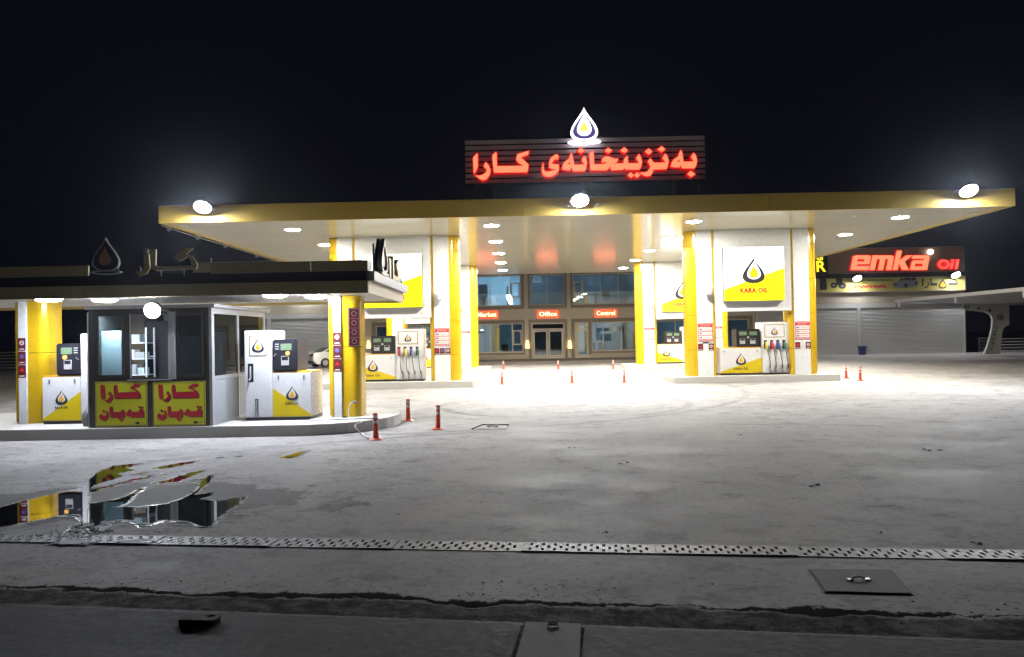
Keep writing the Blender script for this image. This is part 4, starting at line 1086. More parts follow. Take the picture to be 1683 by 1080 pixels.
# ------------------------------------------------------------------ booth
QY0, QY1 = 14.62, 17.7
QX0, QX1 = at(147.5, 690, QY0)[0], at(350, 690, QY0)[0]
QZ0, QZ1 = .22, 2.60
def booth():
    t = thing('booth', 'dark aluminium attendant booth with glazed front and silver right side', 'booth', ((QX0 + QX1) / 2, QY0, QZ0))
    W = lambda px, py: at(px, py, QY0)
    def win(p0, p1):
        a = W(p0[0], p0[1]); b = W(p1[0], p1[1]); return (a[0], b[0], b[1], a[1])
    wl = win((161, 519), (202, 617)); wc = win((213, 516), (280, 620.5)); wr = win((293, 518), (333.5, 616))
    mb = wall_grid(MB(), QX0, QX1 - .06, QZ0, QZ1, QY0, QY0 + .06, [wl, wc, wr]); mb.build('front_wall', 'alu_dark', t, world=True)
    for nm, w_ in (('left', wl), ('centre', wc), ('right', wr)):
        fr = MB(); frame(fr, w_[0] - .03, w_[1] + .03, w_[2] - .03, w_[3] + .03, QY0 - .018, QY0 - .001, .045, bars=()); f = fr.build('window_frame', 'alu_dark', t, world=True)
        if nm != 'centre':
            MB().box(w_[0], w_[1], QY0 + .025, QY0 + .031, w_[2], w_[3]).build('pane', 'glass_booth', f).location = -t.location
    # sliding sash and sill of the serving hatch
    mb = MB(); mb.box(wc[1] - .02, wc[1] + .13, QY0 - .035, QY0 - .019, wc[2] - .03, wc[3] + .03).box(wc[1] + .03, wc[1] + .05, QY0 - .045, QY0 - .036, wc[2], wc[3]); mb.build('sliding_sash', 'alu', t, world=True)
    MB().box(wc[0] - .04, wc[1] + .04, QY0 - .05, QY0 - .019, wc[2] - .05, wc[2] - .03).build('sill', 'alu', t, world=True)
    MB().box(wc[0] + .01, wc[0] + .03, QY0 - .03, QY0 - .019, wc[2], wc[3]).build('hatch_rail', 'alu', t, world=True)
    # corner posts
    MB().box(QX1 - .058, QX1, QY0 - .004, QY0 + .06, QZ0, QZ1).build('corner_post', 'alu', t, world=True)
    MB().box(QX0 - .03, QX0 - .002, QY0 - .004, QY0 + .06, QZ0, QZ1 - .06).build('corner_post', 'alu', t, world=True)
    # right side: frame, panes, lower panels
    zs = at(350, 617, QY0)[1]; y1 = 16.05
    s_ = MB()
    for a, b in ((QY0 + .062, QY0 + .12), (y1 - .07, y1), (QY1 - .08, QY1)): s_.box(QX1 - .05, QX1, a, b, QZ0, QZ1)
    for z0, z1 in ((QZ0, QZ0 + .06), (zs - .10, zs - .02), (QZ1 - .12, QZ1)):
        s_.box(QX1 - .046, QX1 - .004, QY0 + .12, y1 - .07, z0, z1); s_.box(QX1 - .046, QX1 - .004, y1, QY1 - .08, z0, z1)
    s_.build('side_frame', 'alu', t, world=True)
    for a, b in ((QY0 + .12, y1 - .07), (y1, QY1 - .08)):
        MB().box(QX1 - .028, QX1 - .022, a, b, zs - .02, QZ1 - .12).build('side_pane', 'glass_booth', t, world=True)
        MB().box(QX1 - .034, QX1 - .014, a, b, QZ0 + .06, zs - .10).build('side_panel', 'grey_sheet', t, world=True)
    MB().cyl((QX1 + .03, y1 + .12, 1.15), (QX1 + .03, y1 + .12, 1.35), .012, n=8).build('door_handle', 'alu', t, world=True)
    # left side, back with a window, roof, floor
    b_ = MB(); b_.box(QX0, QX0 + .04, QY0 + .062, QY1, QZ0, QZ1); b_.build('left_wall', 'alu_dark', t, world=True)
    mb = MB(); wall_grid(mb, QX0 + .042, QX1 - .052, QZ0, QZ1, QY1 - .05, QY1, [(QX0 + .35, QX1 - .6, 1.25, 2.35)]); mb.build('back_wall', 'letter_grey', t, world=True)
    MB().box(QX0 + .042, QX1 - .052, QY0 + .062, QY1 - .052, QZ0 + .002, QZ0 + .03).build('booth_floor', 'grey_sheet', t, world=True)
    MB().box(QX0 - .05, QX1 + .08, QY0 - .06, QY1 + .10, QZ1 + .002, QZ1 + .07).build('booth_roof', 'alu', t, world=True)
    MB().box(QX0 + .05, QX1 - .06, QY0 + .065, QY1 - .06, QZ1 - .03, QZ1 - .002).build('booth_ceiling', 'grey_sheet', t, world=True)
    return wl, wc, wr
wl, wc, wr = booth()
# things inside the booth
o = MB().box(at(166, 600, 15.0)[0], at(206, 600, 15.0)[0], 15.0, 15.03, .3, at(180, 544, 15.0)[1]).build('roller_blind', 'frosted'); tag(o, 'pale blue blind hanging behind the left booth window', 'blind')
t = thing('shelf_rack', 'white metal rack with boxes, seen through the serving hatch', 'rack', (at(226, 600, 16.0)[0], 15.9, .25))
mb = MB()
for x in (-.25, .25):
    for y in (0, .35): mb.box(x - .015, x + .015, y - .015, y + .015, 0, 2.0)
mb.build('upright', 'white_paint', t)
for z in (.5, .95, 1.3, 1.65): MB().box(-.235, .235, .0, .35, z, z + .02).build('shelf', 'white_paint', t)
for k, (x, z, w, h) in enumerate(((-.1, .97, .2, .22), (.1, .97, .14, .15), (-.12, 1.32, .16, .2), (.08, 1.32, .2, .14), (-.05, 1.67, .25, .18))):
    o = MB().box(x - w / 2, x + w / 2, .05, .28, 0, h).build('storage_box', ['letter_grey', 'frosted', 'white_paint'][k % 3]); o.location = (at(226, 600, 16.0)[0], 15.9, .25 + z)
    o['label'] = '%s box on the rack in the booth, on the %s shelf' % (('squat grey', 'small pale blue', 'upright white', 'wide grey', 'broad pale blue')[k], ('second', 'second', 'third', 'third', 'top')[k]); o['category'] = 'box'; o['group'] = 'boxes on the booth rack'
t = thing('desk', 'dark desk inside the booth below the serving hatch', 'desk', (wc[1] - .1, 15.2, .25))
MB().box(-.6, .75, 0, .6, .72, .76).build('desk_top', 'wood', t)
for x in (-.57, .70):
    for y in (.03, .55): MB().box(x - .02, x + .02, y - .02, y + .02, 0, .72).build('leg', 'steel_dull', t)
o = MB().box(at(296, 540, 14.8)[0], at(335, 540, 14.8)[0], 14.78, 14.80, at(310, 553, 14.8)[1], at(310, 519, 14.8)[1] + .05).build('paper_notice', 'grey_sheet'); tag(o, 'grey sheet hung behind the upper half of the right booth window', 'notice')
o = MB().box(at(237, 600, 16.4)[0], at(345, 600, 16.4)[0], 16.4, 16.43, .3, 2.4).build('dark_curtain', 'curtain'); tag(o, 'dark curtain behind the serving hatch of the booth', 'curtain')
o = MB().box(-.14, .14, -.02, .02, 0, .03).build('paper_strip', 'white_paint'); x, z = at(245, 587, 16.38); o.location = (x, 16.37, z); tag(o, 'small white strip on the dark curtain in the booth', 'label strip')
x, z = at(251, 510, 14.30); bl = thing('booth_fill_lamp', 'added unseen ceiling lamp lighting the blind and the inside of the booth', 'ceiling light', (at(190, 520, 14.84)[0], 14.84, QZ1 - .03))  # lamp added out of sight to brighten the blind and booth interior
MB().box(-.30, .30, -.06, .06, -.05, -.001).build('lamp_body', 'white_paint', bl)
MB().box(-.28, .28, -.05, .05, -.058, -.0505).build('lens', 'lens_booth_fill', bl)
fl = floodlight('floodlight', 'glaring white floodlight hung on the booth front above the serving hatch', (x, 14.33, z), math.radians(12), .34, .32, 'lens_booth')
o = MB().tube([(x + .15, 14.5, z), (x + .25, 14.53, z - .08), (x + .29, 14.555, z - .4), (x + .31, 14.56, z - .9), (x + .315, 14.56, z - 1.3)], .008, 6).build('power_cable', 'cable', smooth=True); tag(o, 'thin pale cable running down from the booth floodlight', 'cable')

KARA = [[(195, 150), (285, 150), (300, 420), (240, 445), (215, 430)], [(365, 325), (405, 280), (465, 370), (460, 440), (400, 510), (350, 510), (270, 460), (345, 455), (400, 410), (410, 375)],
        [(490, 165), (555, 150), (570, 310), (985, 300), (965, 265), (850, 230), (850, 200), (960, 140), (1075, 150), (1020, 205), (930, 210), (1040, 300), (1075, 370), (1060, 435), (515, 435), (490, 300)]]
QAPAN = [[(165, 780), (215, 740), (235, 780), (300, 785), (330, 740), (310, 700), (340, 680), (370, 760), (355, 840), (290, 890), (220, 880), (170, 835)], [(230, 685), (260, 660), (290, 690), (260, 720)],
         [(390, 610), (455, 600), (465, 715), (640, 710), (640, 690), (680, 660), (720, 690), (720, 830), (425, 830), (400, 780)], [(580, 860), (610, 838), (640, 860), (610, 882)], [(650, 860), (678, 838), (705, 860), (678, 882)], [(615, 892), (645, 872), (672, 892), (645, 915)],
         [(1020, 620), (1045, 595), (1070, 620), (1045, 645)], [(1075, 625), (1100, 600), (1130, 625), (1100, 650)]]
QA = [[(735, 765), (800, 690), (820, 660), (865, 680), (850, 715), (1030, 715), (1040, 670), (1090, 650), (1140, 700), (1140, 830), (870, 830), (810, 800), (760, 790)], [(785, 745), (815, 720), (820, 755)], [(1075, 720), (1095, 695), (1110, 720)]]
def poster(px0, py0, px1, py1, label):
    """yellow poster; writing laid out in the poster's own 1135 x 930 units"""
    Y = QY0 - .02
    a, b = at(px0, py0, Y), at(px1, py1, Y); w, h = b[0] - a[0], a[1] - b[1]
    t = thing('poster', label, 'poster', (a[0], Y, b[1]), 0, 'yellow posters on the booth front')
    MB().box(0, w, -.010, 0, 0, h).build('sheet', 'poster_yellow', t)
    f = MB(); frame(f, .0, w, .0, h, -.014, -.0105, .03); f.build('border', 'poster_border', t)
    K = lambda lps, dx=0, dz=0: [[((p[0] - 80 + dx) / 1135 * w, (1015 - p[1] + dz) / 930 * h) for p in lp] for lp in lps]
    s_ = MB()
    for lp in K(KARA + QAPAN, 14, -12): add_loops(s_, [lp], -.0115, .002)
    add_loops(s_, K(QA, 14, -12), -.0115, .002); s_.build('lettering_shadow', 'charcoal', t)
    g = MB()
    for lp in K(KARA + QAPAN): add_loops(g, [lp], -.0145, .003)
    add_loops(g, K(QA), -.0145, .003); g.build('lettering', 'poster_red', t)
    e = MB(); add_loops(e, K([ell(1000, 950, 55, 24)]), -.012, .003); e.box(*[(v - 80) / 1135 * w for v in (1080, 1130)], -.0135, -.0105, .065 * h, .075 * h); e.build('maker_mark', 'charcoal', t)
poster(156.5, 628, 243, 700, 'yellow poster with red script, left of two on the booth front')
poster(251.5, 627.5, 338.5, 699, 'yellow poster with red script, right of two on the booth front')

# ------------------------------------------------------------------ main roof sign
def roof_sign():
    Y = 24.6
    t = thing('roof_sign', 'glowing red script sign on a grey slatted frame above the canopy', 'roof sign', (at(960, 300, Y)[0], Y, FZ1 + .02))
    x0, x1 = at(764, 231, Y)[0], at(1158, 223, Y)[0]; zt = at(960, 227, Y)[1]; zb = at(960, 298, Y)[1]
    n = 8; p = (zt - zb) / (n - .32)
    mb = MB()
    for k in range(n): mb.box(x0, x1, Y, Y + .05, zb + k * p, zb + k * p + p * .66)
    mb.build('slats', 'slat', t, world=True)
    for px in (775, 813, 960, 1109, 1150):
        x = at(px, 260, Y)[0]; MB().box(x - .05, x + .05, Y + .052, Y + .13, FZ1, zt).build('support_post', 'charcoal', t, world=True)
    A = lambda L: conv(L, 765, 220, 12.0, Y - .2); B = lambda L: conv(L, 880, 220, 12.0, Y - .2); C = lambda L: conv(L, 1010, 215, 10.858, Y - .2)
    S = []
    S += [[l] for l in A([[(150, 475), (230, 385), (240, 400), (240, 660), (180, 775), (165, 760)],
          [(360, 635), (400, 560), (455, 620), (490, 700), (485, 780), (450, 850), (400, 900), (345, 915), (280, 885), (195, 820), (280, 830), (345, 805), (405, 765), (425, 725), (410, 690)],
          [(530, 430), (600, 360), (612, 375), (620, 640), (1155, 632), (1050, 570), (1000, 500), (1030, 400), (1250, 335), (1235, 410), (1090, 465), (1245, 610), (1220, 755), (560, 765)]])]
    S += [[l] for l in B([[(150, 575), (160, 580), (158, 680), (185, 740), (260, 745), (360, 725), (405, 695), (330, 690), (272, 670), (272, 560), (300, 480), (380, 420), (430, 410), (458, 440), (445, 515), (400, 490), (345, 540), (320, 590), (380, 600), (460, 610), (465, 690), (445, 750), (380, 810), (300, 845), (230, 850), (160, 820), (125, 740), (128, 660)],
          [(830, 335), (895, 280), (970, 335), (900, 385)], [(1365, 335), (1435, 275), (1510, 330), (1440, 385)]])]
    S.append(B([[(525, 695), (545, 600), (590, 545), (655, 500), (700, 385), (720, 385), (765, 610), (950, 605), (955, 580), (910, 520), (960, 435), (1000, 490), (1018, 590), (990, 700), (970, 735), (750, 735), (705, 650), (680, 718), (600, 712)], [(625, 598), (682, 548), (688, 602)]]))
    j = B([[(1385, 720), (1090, 720), (1065, 385), (1130, 335), (1145, 350), (1155, 605), (1340, 600), (1420, 570), (1370, 550), (1310, 570), (1320, 490), (1380, 445), (1450, 450), (1560, 495), (1635, 490), (1605, 560), (1535, 590), (1560, 588)]])[0]
    j += C([[(165, 580), (165, 520), (215, 455), (235, 465), (240, 580), (425, 580), (430, 560), (385, 490), (435, 415), (475, 480), (490, 570), (465, 660), (440, 692), (205, 692), (178, 660), (155, 695)]])[0]
    j += B([[(1500, 718), (1475, 640), (1420, 710)]])[0]
    S.append([j])
    S += [[l] for l in C([[(105, 350), (170, 298), (240, 348), (180, 398)], [(545, 370), (610, 318), (672, 370), (612, 425)], [(770, 330), (840, 278), (905, 328), (845, 378)], [(232, 797), (290, 740), (343, 795), (303, 842)], [(347, 795), (395, 742), (462, 790), (405, 842)], [(1300, 770), (1360, 715), (1440, 770), (1370, 825)],
          [(445, 745), (520, 750), (590, 725), (640, 660), (640, 630), (595, 545), (640, 490), (690, 560), (720, 572), (900, 568), (905, 545), (855, 485), (905, 408), (945, 460), (965, 550), (945, 640), (925, 685), (695, 690), (680, 740), (640, 800), (580, 815), (520, 795)]])]
    S.append(C([[(1005, 640), (1025, 560), (1060, 510), (1140, 460), (1150, 410), (1185, 345), (1205, 390), (1230, 555), (1405, 550), (1410, 530), (1365, 465), (1415, 395), (1455, 450), (1472, 540), (1455, 620), (1425, 670), (1205, 668), (1180, 605), (1155, 655), (1080, 650)], [(1105, 550), (1160, 510), (1165, 560)]]))
    f, e = MB(), MB()
    for loops in S:
        add_loops(f, loops, Y - .2, .02); add_loops(e, [grow(loops[0], .032)], Y - .105, .15)
    f.build('letter_face', 'lit_red', t, world=True); e.build('letter_edge', 'lit_redge', t, world=True)
    # glowing drop above the frame
    Yd = Y - .15
    x, zt = at(959.2, 177.5, Yd); zb = at(959.2, 233, Yd)[1]; h = zt - zb; w = h * .80; cz = (zt + zb) / 2
    em_ = thing('roof_emblem', 'glowing white and yellow drop emblem on top of the red sign', 'roof sign', (x, Yd, zb))
    mb = MB(); add_loops(mb, [drop(x, cz, w, h), drop(x, cz - .01, w * .85, h * .86)], Yd - .04, .10); mb.build('rim', 'neon_white', em_, world=True)
    mb = MB(); add_loops(mb, [drop(x, cz, w * .86, h * .87)], Yd + .03, .06); mb.build('back_plate', 'neon_violet', em_, world=True)
    mb = MB(); add_loops(mb, [drop(x + .005, cz + h * .015, w * .52, h * .68), drop(x - .005, cz - h * .05, w * .27, h * .32)], Yd - .03, .06); mb.build('inner_drop', 'neon_white', em_, world=True)
    mb = MB(); add_loops(mb, [drop(x - .005, cz - h * .05, w * .268, h * .318)], Yd - .03, .055); mb.build('core', 'neon_yellow', em_, world=True)
    pts = [(x + .555 * math.cos(a), zb - .03 + (.085 + .02 * math.sin(2 * a)) * math.sin(a)) for a in [2 * PI * i / 28 for i in range(28)]]
    mb = MB(); add_loops(mb, [pts], Yd - .05, .10); mb.build('base', 'neon_white', em_, world=True)
    MB().box(x - .05, x + .05, Y + .052, Y + .10, zb - .2, cz).build('mount', 'slat', em_, world=True)
roof_sign()

# ------------------------------------------------------------------ price boards, stickers, wall lamps on the pillars
def make_board():
    t = thing('price_board', '', 'price board', group='red and white price boards')
    w, h = .58, .70
    MB().box(-w / 2, w / 2, -.016, -.001, 0, h).build('backing', 'pale_print', t, bevel=.003)
    mb = MB(); frame(mb, -w / 2 + .01, w / 2 - .01, .01, h - .01, -.020, -.0165, .022); mb.box(-w / 2 + .035, w / 2 - .035, -.020, -.0165, h - .16, h - .05)
    for k in range(3): mb.box(-w / 2 + .04, w / 2 - .04, -.0195, -.0165, .06 + .155 * k, .085 + .155 * k)
    mb.build('red_bars', 'red_print', t)
    for k in range(3):
        mb = MB(); mb.box(-w * .10, w * .36, -.019, -.0165, .145 + .155 * k, .158 + .155 * k); mb.box(-w * .40, -w * .22, -.019, -.0165, .12 + .155 * k, .18 + .155 * k)
        mb.build('price_line', 'grey_print', t)
    mb = MB()
    for k in range(6): mb.box(-.18 + .062 * k, -.14 + .062 * k, -.0235, -.0205, h - .125 + .012 * (k % 2), h - .095)
    mb.build('heading', 'pale_print', t)
    return t
bd = None
faces = [('front left', BX[0] + BW - .70, YF, 0), ('front right', BX[1] + .70, YF, 0), ('front right outer', BX[1] + BW - .70, YF, 0), ('back left', BX[0] + BW - .70, YB, 0), ('back right', BX[1] + .70, YB, 0), ('back right outer', BX[1] + BW - .70, YB, 0)]
blab = ['red and white price board on the front pillar left of the forecourt', 'red and white price board on the pillar left of the front right pump', 'red and white price board on the pillar right of the front right pump', 'red and white price board on the back row pillar left of the shop window',
        'red and white price board on the back row pillar right of the office windows', 'red and white price board glimpsed between the front right pump and its left pillar']
for k, (nm, x, Y, _) in enumerate(faces):
    o = make_board() if bd is None else copy_tree(bd); bd = bd or o
    o.location = (x, Y, 1.58); o['label'] = blab[k]
x = BX[0] + BW - .70
for k, (dx, kind) in enumerate(((-.21, 'warn'), (0, 'disc'), (.21, 'ring'))):
    sticker('dark sticker in the row of three on the front left pillar, %s' % ('red warning', 'blue disc', 'prohibition ring')[k], x + dx, YF - .001, 1.25, .19, .26, kind)
for xx, nm in ((BX[1] + .70, 'left of'), (BX[1] + BW - .70, 'right of')):
    sticker('dark red warning sticker on the pillar %s the front right pump' % nm, xx - .19, YF - .001, 1.22, .19, .27, 'warn')
    sticker('dark prohibition sticker on the pillar %s the front right pump' % nm, xx + .21, YF - .001, 1.22, .19, .27, 'ring')
o = MB().box(-.11, .11, -.012, -.001, 0, .05).build('name_plate', 'black'); o.location = (BX[1] + .70, YF, 1.50); tag(o, 'small black plate below the price board left of the right pump', 'name plate')

wlm = None
for (x, Y, lab) in ((BX[1] + .85, YF, 'cylinder wall lamp on the pillar left of the front right pump'), (BX[0] + BW - .80, YF, 'cylinder wall lamp on the pillar right of the front left pump'), (BX[0] + BW - .8, YB, 'cylinder wall lamp on the back row pillar left of the shop window'), (BX[1] + .8, YB, 'cylinder wall lamp on the back row pillar right of the office windows')):
    if wlm is None:
        wlm = thing('wall_lamp', '', 'wall lamp', group='cylinder wall lamps on the pillars')
        MB().lathe([(.10, 0), (.115, .02), (.115, .26), (.10, .28)], (0, -.15, 0), 18).build('lamp_body', 'letter_grey', wlm, smooth=True)
        MB().lathe([(.085, .282), (.098, .30), (.098, .42), (.05, .45)], (0, -.15, 0), 18).build('lamp_glass', 'lens_wall', wlm, smooth=True)
        MB().box(-.04, .04, -.05, -.001, .08, .20).build('bracket', 'steel_dull', wlm); o = wlm
    else: o = copy_tree(wlm)
    o.location = (x, Y, 3.32); o['label'] = lab

# ------------------------------------------------------------------ office building and workshop wings
OY = 56.0
def px_rect(x0, y0, x1, y1, Y=OY):
    a, b = at(x0, y0, Y), at(x1, y1, Y); return (a[0], b[0], b[1], a[1])
OX0, OX1 = -13.0, 18.1
def office():
    t = thing('office_building', 'two storey taupe office block with large windows behind the pumps', 'building', ((OX0 + OX1) / 2, OY, 0))
    G0, G1, U0, U1 = .90, 2.98, 4.30, 6.62           # sill / head heights
    ul = px_rect(752, 451, 857, 501); um = px_rect(871, 452, 928, 501); ur = px_rect(941.5, 452, 1047, 498)
    U0, U1 = um[2], um[3]; zs = px_rect(872, 531, 928, 578); G0, G1 = zs[2], zs[3]
    P = .19
    wins = []                     # (x0,x1,z0,z1,bars,door, lit)
    xf = lambda p: at(p, 520, OY)[0]
    wins += [(xf(751), xf(857), U0, U1, [xf(780), xf(806), xf(840)], 'lit'), (xf(871), xf(928), U0, U1, [xf(899)], 'dark'), (xf(941.5), xf(1047), U0, U1, [xf(959), xf(988), xf(1017)], 'dim'),
             (xf(751), xf(859), G0, G1, [xf(780), xf(805), xf(841.5)], 'dim'), (xf(972), xf(1049), G0, G1, [xf(991), xf(1021)], 'dim'),
             (-11.0, -5.6, U0, U1, [-9.2, -7.4], 'dim'), (-11.0, -5.6, G0, G1, [-9.2, -7.4], 'dim'), (10.2, 15.6, U0, U1, [12, 13.8], 'dim'), (10.2, 17.6, G0, G1, [12, 13.8, 15.7], 'dim')]
    doors = [(xf(873), xf(927.5), P, G1, 'double'), (xf(944), xf(969), P, G1, 'single')]
    mb = wall_grid(MB(), OX0, OX1, 0, 8.4, OY, OY + .3, [w[:4] for w in wins] + [d[:4] for d in doors])
    mb.build('front_wall', 'plaster', t, world=True)
    sh = MB(); sh.box(OX0, OX0 + .2, OY + .302, 62, 0, 8.4).box(OX1 - .2, OX1, OY + .302, 62, 0, 8.4).box(OX0 + .2, OX1 - .2, 61.8, 62, 0, 8.4).box(OX0 + .2, OX1 - .2, OY + .302, 61.8, 7.6, 7.8)
    sh.box(OX0 + .2, OX1 - .2, OY + .302, 61.8, 3.35, 3.75).box(OX0 + .2, OX1 - .2, OY + .302, 61.8, 0, .15); sh.build('shell', 'room', t, world=True)
    pr = MB()
    for x in (xf(751) - .6, xf(864.5), xf(934.8), xf(1053)):
        pr.box(x - .08, x + .08, OY + .302, 61.7, .16, 3.34); pr.box(x - .08, x + .08, OY + .302, 61.7, 3.76, 7.59)
    pr.build('partition', 'room', t, world=True)
    for w in wins:
        x0, x1, z0, z1, bars, kind = w
        f = MB(); frame(f, x0, x1, z0, z1, OY + .10, OY + .18, .07, bars)
        fo = f.build('window', 'frame_beige', t, world=True)
        g = MB(); g.box(x0 + .06, x1 - .06, OY + .135, OY + .145, z0 + .06, z1 - .06); g.build('pane', 'glass', fo).location = -t.location
        s_ = MB(); frame(s_, x0 - .26, x1 + .26, z0 - .26, z1 + .26, OY - .09, OY - .001, .25)
        s_.build('surround', 'trim_brown', fo).location = -t.location
        # a casement near the inner end
        c = bars[-1] if x0 < 2 else bars[0]
        if kind == 'lit' or abs(x1 - xf(859)) < .01: frm = (c, x1 - .07)
        elif abs(x0 - xf(941.5)) < .01: frm = (x0 + .07, c)
        else: continue
        cs = MB(); h = z1 - z0
        frame(cs, frm[0] + .05, frm[1] - .03, z0 + h * .26, z0 + h * .76, OY + .06, OY + .098, .09); cs.build('casement', 'frame_beige', fo).location = -t.location
    for x0, x1, z0, z1, kind in doors:
        s_ = MB(); s_.box(x0 - .26, x0 - .01, OY - .09, OY - .001, z0, z1 + .26)
        if kind == 'double': s_.box(x1 + .01, x1 + .26, OY - .09, OY - .001, z0, z1 + .26)
        s_.box(x0 - .01, x1 + (.01 if kind == 'double' else -.13), OY - .09, OY - .001, z1 + .01, z1 + .26)
        d = MB(); zt = z0 + (z1 - z0) * .82
        frame(d, x0, x1, z0, z1, OY + .08, OY + .18, .10, rails=[(x0 + .1, x1 - .1, zt)])
        if kind == 'double':
            m = (x0 + x1) / 2
            for a, b in ((x0 + .12, m - .03), (m + .03, x1 - .12)): frame(d, a, b, z0 + .12, zt - .08, OY + .05, OY + .078, .12)
        else: frame(d, x0 + .11, x1 - .11, z0 + .12, zt - .08, OY + .05, OY + .078, .12)
        do = d.build('door', 'frame_beige', t, world=True)
        s_.build('surround', 'trim_brown', do).location = -t.location
        MB().box(x0 + .09, x1 - .09, OY + .13, OY + .14, z0 + .09, z1 - .09).build('pane', 'glass', do).location = -t.location
        hx = (x0 + x1) / 2 + (.02 if kind == 'double' else .38)
        MB().cyl((hx, OY + .02, .9), (hx, OY + .02, 1.5), .025, n=8).build('handle', 'steel', do).location = -t.location
    for px in (865, 935):
        x = at(px, 520, OY)[0]
        mb = MB(); mb.box(x - .14, x + .14, OY - .10, OY - .002, P, 8.2)
        for k in range(7): mb.box(x - .165, x + .165, OY - .13, OY - .102, 2.2 + k * .18, 2.26 + k * .18)
        mb.build('pilaster', 'plaster', t, world=True)
    x = at(607, 560, OY)[0]; MB().box(x - .2, x + .2, OY - .10, OY - .002, P, 8.2).build('pilaster', 'plaster', t, world=True)
    MB().box(OX0 - .1, OX1 + .1, OY - .15, OY - .002, 8.2, 8.5).build('cornice', 'trim_brown', t, world=True)
    s_ = MB(); s_.box(xf(751) - .3, xf(859) + .1, OY - .16, OY - .092, .36, .50).box(xf(972) - .1, xf(1049) + .3, OY - .16, OY - .092, .36, .50); s_.build('base_ledge', 'plaster', t, world=True)
office()
structure(MB().box(-12.5, 17.8, 49.6, 55.85, -.05, .17).build('walkway_pavement', 'tile', bevel=.01))
structure(MB().box(-40, 60, 55.4, 56.6, -.05, .02).build('apron_pavement', 'kerb'))

rl = None
for k, (px, z) in enumerate(((790, 7.3), (808, 7.3), (824, 7.3), (847, 7.3))):
    o = rl.copy() if rl else MB().lathe([(.001, 0), (.16, 0), (.16, -.03), (.001, -.03)], n=16).build('room_light', 'lens_room')
    if rl: COL.objects.link(o)
    rl = rl or o
    o.location = (at(px, 460, 58.2)[0], 58.2 + .6 * (k % 2), 7.58)
    tag(o, 'cool ceiling lamp in the lit upper left room, %s' % ('behind the left pillar edge', 'behind the first clear pane', 'behind the middle pane', 'behind the casement')[k], 'ceiling light', 'lamps in the lit upstairs room')
for (x, z, k) in ((1.4, 7.58, 'upper centre room'), (6.5, 7.58, 'upper right room'), (6.6, 3.33, 'ground floor right room'), (-2.6, 3.33, 'ground floor left room'), (-8.2, 3.33, 'ground floor far left room'), (13.6, 3.33, 'ground floor far right room')):
    o = rl.copy(); COL.objects.link(o); o.location = (x, 59.6, z); o.scale = (.55, .55, 1)
    tag(o, 'single cool ceiling lamp in the %s' % k, 'ceiling light', 'single lamps in the dim rooms')
# furniture seen through the glass
def office_chair(x, y, z, lab):
    t = thing('office_chair', lab, 'chair', (x, y, z), random.uniform(-.5, .5), 'office chairs behind the glass')
    MB().box(-.27, .27, -.25, .25, .42, .50).build('seat', 'black', t, bevel=.03); MB().box(-.26, .26, .22, .30, .56, 1.15).build('backrest', 'black', t, bevel=.03)
    mb = MB().cyl((0, 0, .06), (0, 0, .42), .03, n=8)
    for k in range(5): mb.cyl((0, 0, .08), (.3 * math.cos(k * 1.2566), .3 * math.sin(k * 1.2566), .03), .025, .018, 6)
    mb.build('pedestal', 'steel_dull', t)
office_chair(5.9, 57.4, .15, 'dark office chair behind the ground floor window left of its middle bar'); office_chair(6.6, 57.6, .15, 'dark office chair behind the ground floor window, right of its neighbour')
office_chair(-1.2, 57.6, .15, 'dark office chair inside the ground floor left window'); office_chair(6.9, 57.3, 4.15, 'dark office chair high behind the upper right window')
t = thing('shop_shelf', 'pale display shelf inside the ground floor right window', 'shelf', (8.3, 58.6, .15))
for z in (.1, .6, 1.1, 1.6): MB().box(-1.1, 1.1, 0, .4, z, z + .05).build('shelf_board', 'frosted', t)
MB().box(-1.15, 1.15, .4, .44, 0, 2.0).build('back_board', 'frosted', t)
o = MB().box(-2.0, -1.0, 57.9, 58.1, .15, 2.6).build('cupboard', 'frosted', bevel=.02); tag(o, 'pale cupboard inside the ground floor left window', 'cupboard')
o = MB().box(-3.15, -2.45, 58, 58.2, 3.76, 6.1).build('cupboard', 'cupboard_dark', bevel=.02); tag(o, 'dark tall cupboard in the lit upstairs room', 'cupboard')
o = MB().box(-.9, -.78, 57.2, 57.3, 3.76, 5.9).build('coat_stand', 'wood'); tag(o, 'thin dark post standing in the lit upstairs room', 'coat stand')

